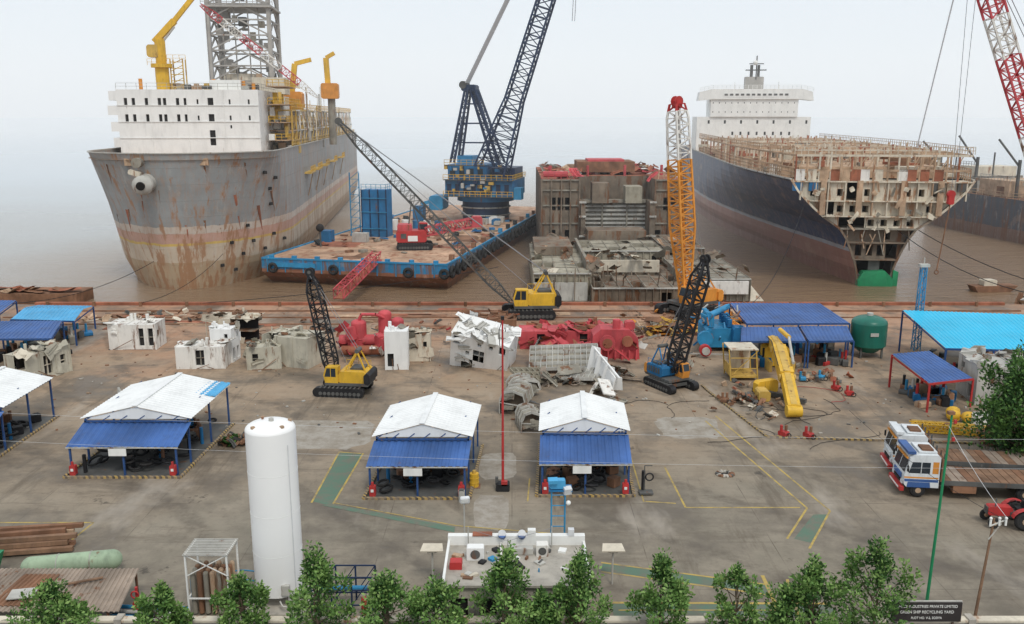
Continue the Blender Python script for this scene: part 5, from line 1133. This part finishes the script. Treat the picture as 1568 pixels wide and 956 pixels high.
# ------------------------------------------------------------------ trucks
def wheel(b,x,y,r=.5,w_=.3):
    b.torus((x,y,r),r*.72,r*.28,(0,1,0),'rubber',18,6);b.cyl((x,y-w_/2,r),(x,y+w_/2,r),r*.62,'rubber',n=16);b.cyl((x,y-w_/2-.03,r),(x,y-w_/2,r),r*.35,'rusttan',n=10);b.cyl((x,y+w_/2,r),(x,y+w_/2+.03,r),r*.35,'rusttan',n=10)
def truck(name,loc,rz,trim,seed):
    b=B(name).part('cab')
    pr=[(1.9,.75),(3.85,.75),(4.0,.9),(4.05,1.55),(3.75,2.7),(3.5,2.92),(2.05,2.95),(1.9,2.8)]
    b.prism([(x,-1.2,z) for x,z in pr],(0,2.4,0),'truckwhite')
    b.quad((4.04,-1.05,1.72),(4.04,1.05,1.72),(3.83,1.05,2.5),(3.83,-1.05,2.5),'glass');b.beam((4.03,0,1.7),(3.82,0,2.55),.05,'truckwhite')
    for sy in(-1,1):
        y=sy*1.205
        b.quad((2.5,y,1.7),(3.8,y,1.7),(3.6,y,2.45),(2.5,y,2.45),'glass');b.beam((3.05,y,1.7),(3.05,y,2.45),.05,'truckwhite')
        b.quad((1.95,y,1.12),(4.0,y,1.12),(4.03,y,1.3),(1.95,y,1.3),trim);b.quad((1.95,y,1.36),(4.03,y,1.36),(4.04,y,1.46),(1.95,y,1.46),'orange')
        b.quad((1.98,y,1.7),(2.35,y,1.7),(2.35,y,2.5),(1.98,y,2.5),'orange')
        b.beam((3.95,sy*1.25,2.4),(3.95,sy*1.5,2.3),.04,'black');b.box((3.95,sy*1.5,2.1),(.08,.2,.36),'black')
        b.box((4.06,sy*.85,1.0),(.1,.3,.22),'palegrey')
    b.box((4.08,0,1.35),(.08,1.4,.3),trim);b.box((4.1,0,1.02),(.06,1.1,.2),'black');b.box((4.12,0,.6),(.25,2.4,.28),'red');b.box((4.26,0,.6),(.03,1.8,.1),'white')
    b.box((3.65,0,3.02),(.5,2.2,.18),trim);b.box((3.9,0,2.66),(.1,2.1,.12),'orange');b.box((2.6,0,3.02),(1.1,1.7,.1),'truckwhite');b.box((2.6,.3,3.12),(.7,.9,.14),'rust')
    b.part('chassis')
    for y in(.45,-.45): b.box((-1.4,y,.85),(10.2,.16,.28),'greydark')
    for x in(3.1,-3.4,-4.7):
        for sy in(-1,1): wheel(b,x,sy*1.0,.52,.32)
        b.cyl((x,-1,.52),(x,1,.52),.1,'greydark')
    for sy in(-1,1): b.prism([(2.4,sy*1.1-.12,.75),(2.45,sy*1.1-.12,1.1),(3.8,sy*1.1-.12,1.1),(3.85,sy*1.1-.12,.75)],(0,.24,0),trim)
    b.cyl((1.0,-1.1,.75),(-.4,-1.1,.75),.3,'greydark');b.box((.3,1.0,.75),(1.4,.5,.5),'rust')
    b.part('flatbed')
    b.box((-2.3,0,1.2),(8,2.5,.16),'rust')
    for k in range(16): b.box((-6.1+k*.5,0,1.295),(.44,2.4,.03),rng.choice(['wood','rust','shedrust','wood']))
    for sy in(-1,1): b.box((-2.3,sy*1.25,1.15),(8,.06,.3),'greydark')
    b.box((1.75,0,1.95),(.12,2.4,1.5),'rust')
    for y in(-1.1,-.4,.4,1.1): b.box((1.66,y,2.1),(.08,.1,1.9),'greydark')
    for k in range(6): b.box((-5.8+k*1.4,-1.3,1.25),(.1,.06,.5),'greydark')
    return b.done(loc,rz)
truck('flatbed_truck',(29.3,53.6,0),math.pi-.12,'blueroof',1)
truck('flatbed_truck',(30.1,57.0,0),math.pi-.16,'truckwhite',2)
b=B('red_tractor').part('body')
b.box((.7,0,.95),(1.4,.55,.55),'red',ch=.1);b.box((1.42,0,.95),(.06,.45,.45),'greydark');b.box((-.3,0,.75),(.9,.6,.4),'greydark')
for sy in(-1,1):
    wheel(b,-.5,sy*.75,.62,.32);wheel(b,1.15,sy*.6,.36,.2)
    pts=[(-.5+.78*math.cos(t),sy*.75-.2,.62+.72*math.sin(t)) for t in[.3+k*.3 for k in range(9)]]
    for a,c in zip(pts,pts[1:]): b.quad(a,c,(c[0],c[1]+.4,c[2]),(a[0],a[1]+.4,a[2]),'red')
b.box((-.45,0,1.1),(.45,.5,.12),'black');b.box((-.68,0,1.35),(.1,.5,.45),'black');b.beam((.1,0,1.1),(-.05,0,1.5),.04,'black');b.torus((-.05,0,1.5),.19,.025,(.4,0,1),'black',12,4);b.cyl((1,.2,1.2),(1,.2,1.75),.04,'greydark')
b.done((29.9,49.0,0),math.pi-.1)
b=B('tipper_trailer');b.box((35.3,48.3,1.1),(5,2.2,.9),'rust',ch=.1);b.box((34.8,48.2,1.7),(3,1.6,.5),'green',ch=.1)
for x in(34,36.2): wheel(b,x,47.4,.45,.25);wheel(b,x,49.2,.45,.25)
b.beam((32.9,48.4,.7),(31,48.8,.6),.12,'rust');b.done(origin=(35,48.3,0))
# ------------------------------------------------------------------ trees
def tree(name,loc,h,cw,seed,nleaf=2600,mats=('leafa','leafb','leafc'),ls=.19,z0=.25,nblob=26,trunk=.09,shape='up'):
    r2=random.Random(seed);b=B(name).part('trunk');u=r2.uniform
    tp=[V((0,0,0))]
    for k in range(1,6): tp.append(V((u(-.12,.12)*h/4,u(-.12,.12)*h/4,h*.8*k/5)))
    for k in range(5): b.cyl(tp[k],tp[k+1],trunk*(1-k*.17),'bark',r2=trunk*(1-(k+1)*.17),n=7,cap=False)
    blobs=[]
    for k in range(nblob):
        f=(k+.5)/nblob;zz_=h*(z0+(1-z0)*f)*.97
        prof_=(math.sin(min(1,(f+.22)*.86)*math.pi)**.7) if shape=='up' else math.sin((f*.85+.12)*math.pi)**.6
        a=k*2.4+u(-.6,.6);rr=cw/2*prof_*u(.3,1.08)
        c=V((math.cos(a)*rr,math.sin(a)*rr,zz_+u(-.1,.1)*h))
        if c.z>h*.93:c.z=h*.93
        blobs.append((c,cw*u(.07,.16),cw*u(.14,.30),u(0,1)))
        base=V((0,0,max(h*.12,c.z-h*u(.12,.3))));b.cyl(base,c,trunk*.35,'bark',r2=trunk*.08,n=5,cap=False)
    b.part('foliage')
    for k in range(nleaf):
        c,br_,bz,tone=r2.choice(blobs);d=V((r2.gauss(0,1),r2.gauss(0,1),r2.gauss(0,1))).normalized()*(r2.random()**.5)
        q=c+V((d.x*br_,d.y*br_,d.z*bz))
        dirv=V((d.x+u(-.6,.6),d.y+u(-.6,.6),.5+u(-.9,.9))).normalized();s1=dirv.cross(V((u(-1,1),u(-1,1),u(-.3,1)))).normalized()
        L=ls*u(.6,1.35);w_=L*.26
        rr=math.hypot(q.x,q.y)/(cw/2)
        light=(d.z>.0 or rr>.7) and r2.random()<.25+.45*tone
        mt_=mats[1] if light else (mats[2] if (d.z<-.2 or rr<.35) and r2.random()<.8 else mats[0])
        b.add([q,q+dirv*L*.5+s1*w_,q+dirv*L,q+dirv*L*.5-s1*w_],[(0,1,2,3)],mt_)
    return b.done(loc,u(0,6))
TR=[(-20.4,35.6,3.6,3.4),(-15.6,35.6,3.5,2.4),(-12.1,35.7,4.0,2.6),(-8.7,35.6,5.2,3.0),(-5.6,35.4,4.2,2.9),(-3.4,35.5,3.6,3.4),(-.3,35.6,5.1,3.1),(3.0,35.6,5.0,2.9),(6.7,35.6,4.8,2.8),(10.0,35.6,4.5,2.3),(13.4,35.6,4.7,3.4),(16.2,35.6,5.5,3.5),(1.3,35.3,3.4,2.0),(12.2,35.2,3.8,2.0)]
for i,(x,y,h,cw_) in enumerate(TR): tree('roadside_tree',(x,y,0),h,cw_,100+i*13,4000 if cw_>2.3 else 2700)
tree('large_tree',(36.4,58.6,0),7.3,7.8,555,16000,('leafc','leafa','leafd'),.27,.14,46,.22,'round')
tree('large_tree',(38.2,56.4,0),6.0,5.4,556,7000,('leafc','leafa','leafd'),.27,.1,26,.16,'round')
b=B('small_boat');b.prism([(0,0,-1.6),(5,0,-1.6),(6.2,0,-.6),(-.6,0,-.6)],(0,2,0),'rust');b.box((2,1,-.2),(2,1.4,.9),'cream',ch=.1);b.done((69,128,0),.1)
b=B('beached_barge_fragment');b.bx(-76,119,-2,-60,124,.1,'rust')
for k in range(10): b.torn((-68+U(-7,7),121+U(-1.5,1.5),U(.15,.5)),(U(2,5),U(1,2.4)),rng.choice(['rust','rusttan','rustred']),(U(-.15,.15),U(-.15,.15),U(-.3,.3)),rng)
b.done(origin=(-68,122,0))
b=B('debris_box')
for k in range(14): b.torn((70.5+U(-1.5,1.5),118+U(-1,1),-1.2+U(0,1.2)),(U(1,2.4),U(.6,1.6)),rng.choice(['whiterust','rust','rusttan']),(U(-1,1),U(-1,1),U(0,3)),rng)
b.done(origin=(70,118,-1))
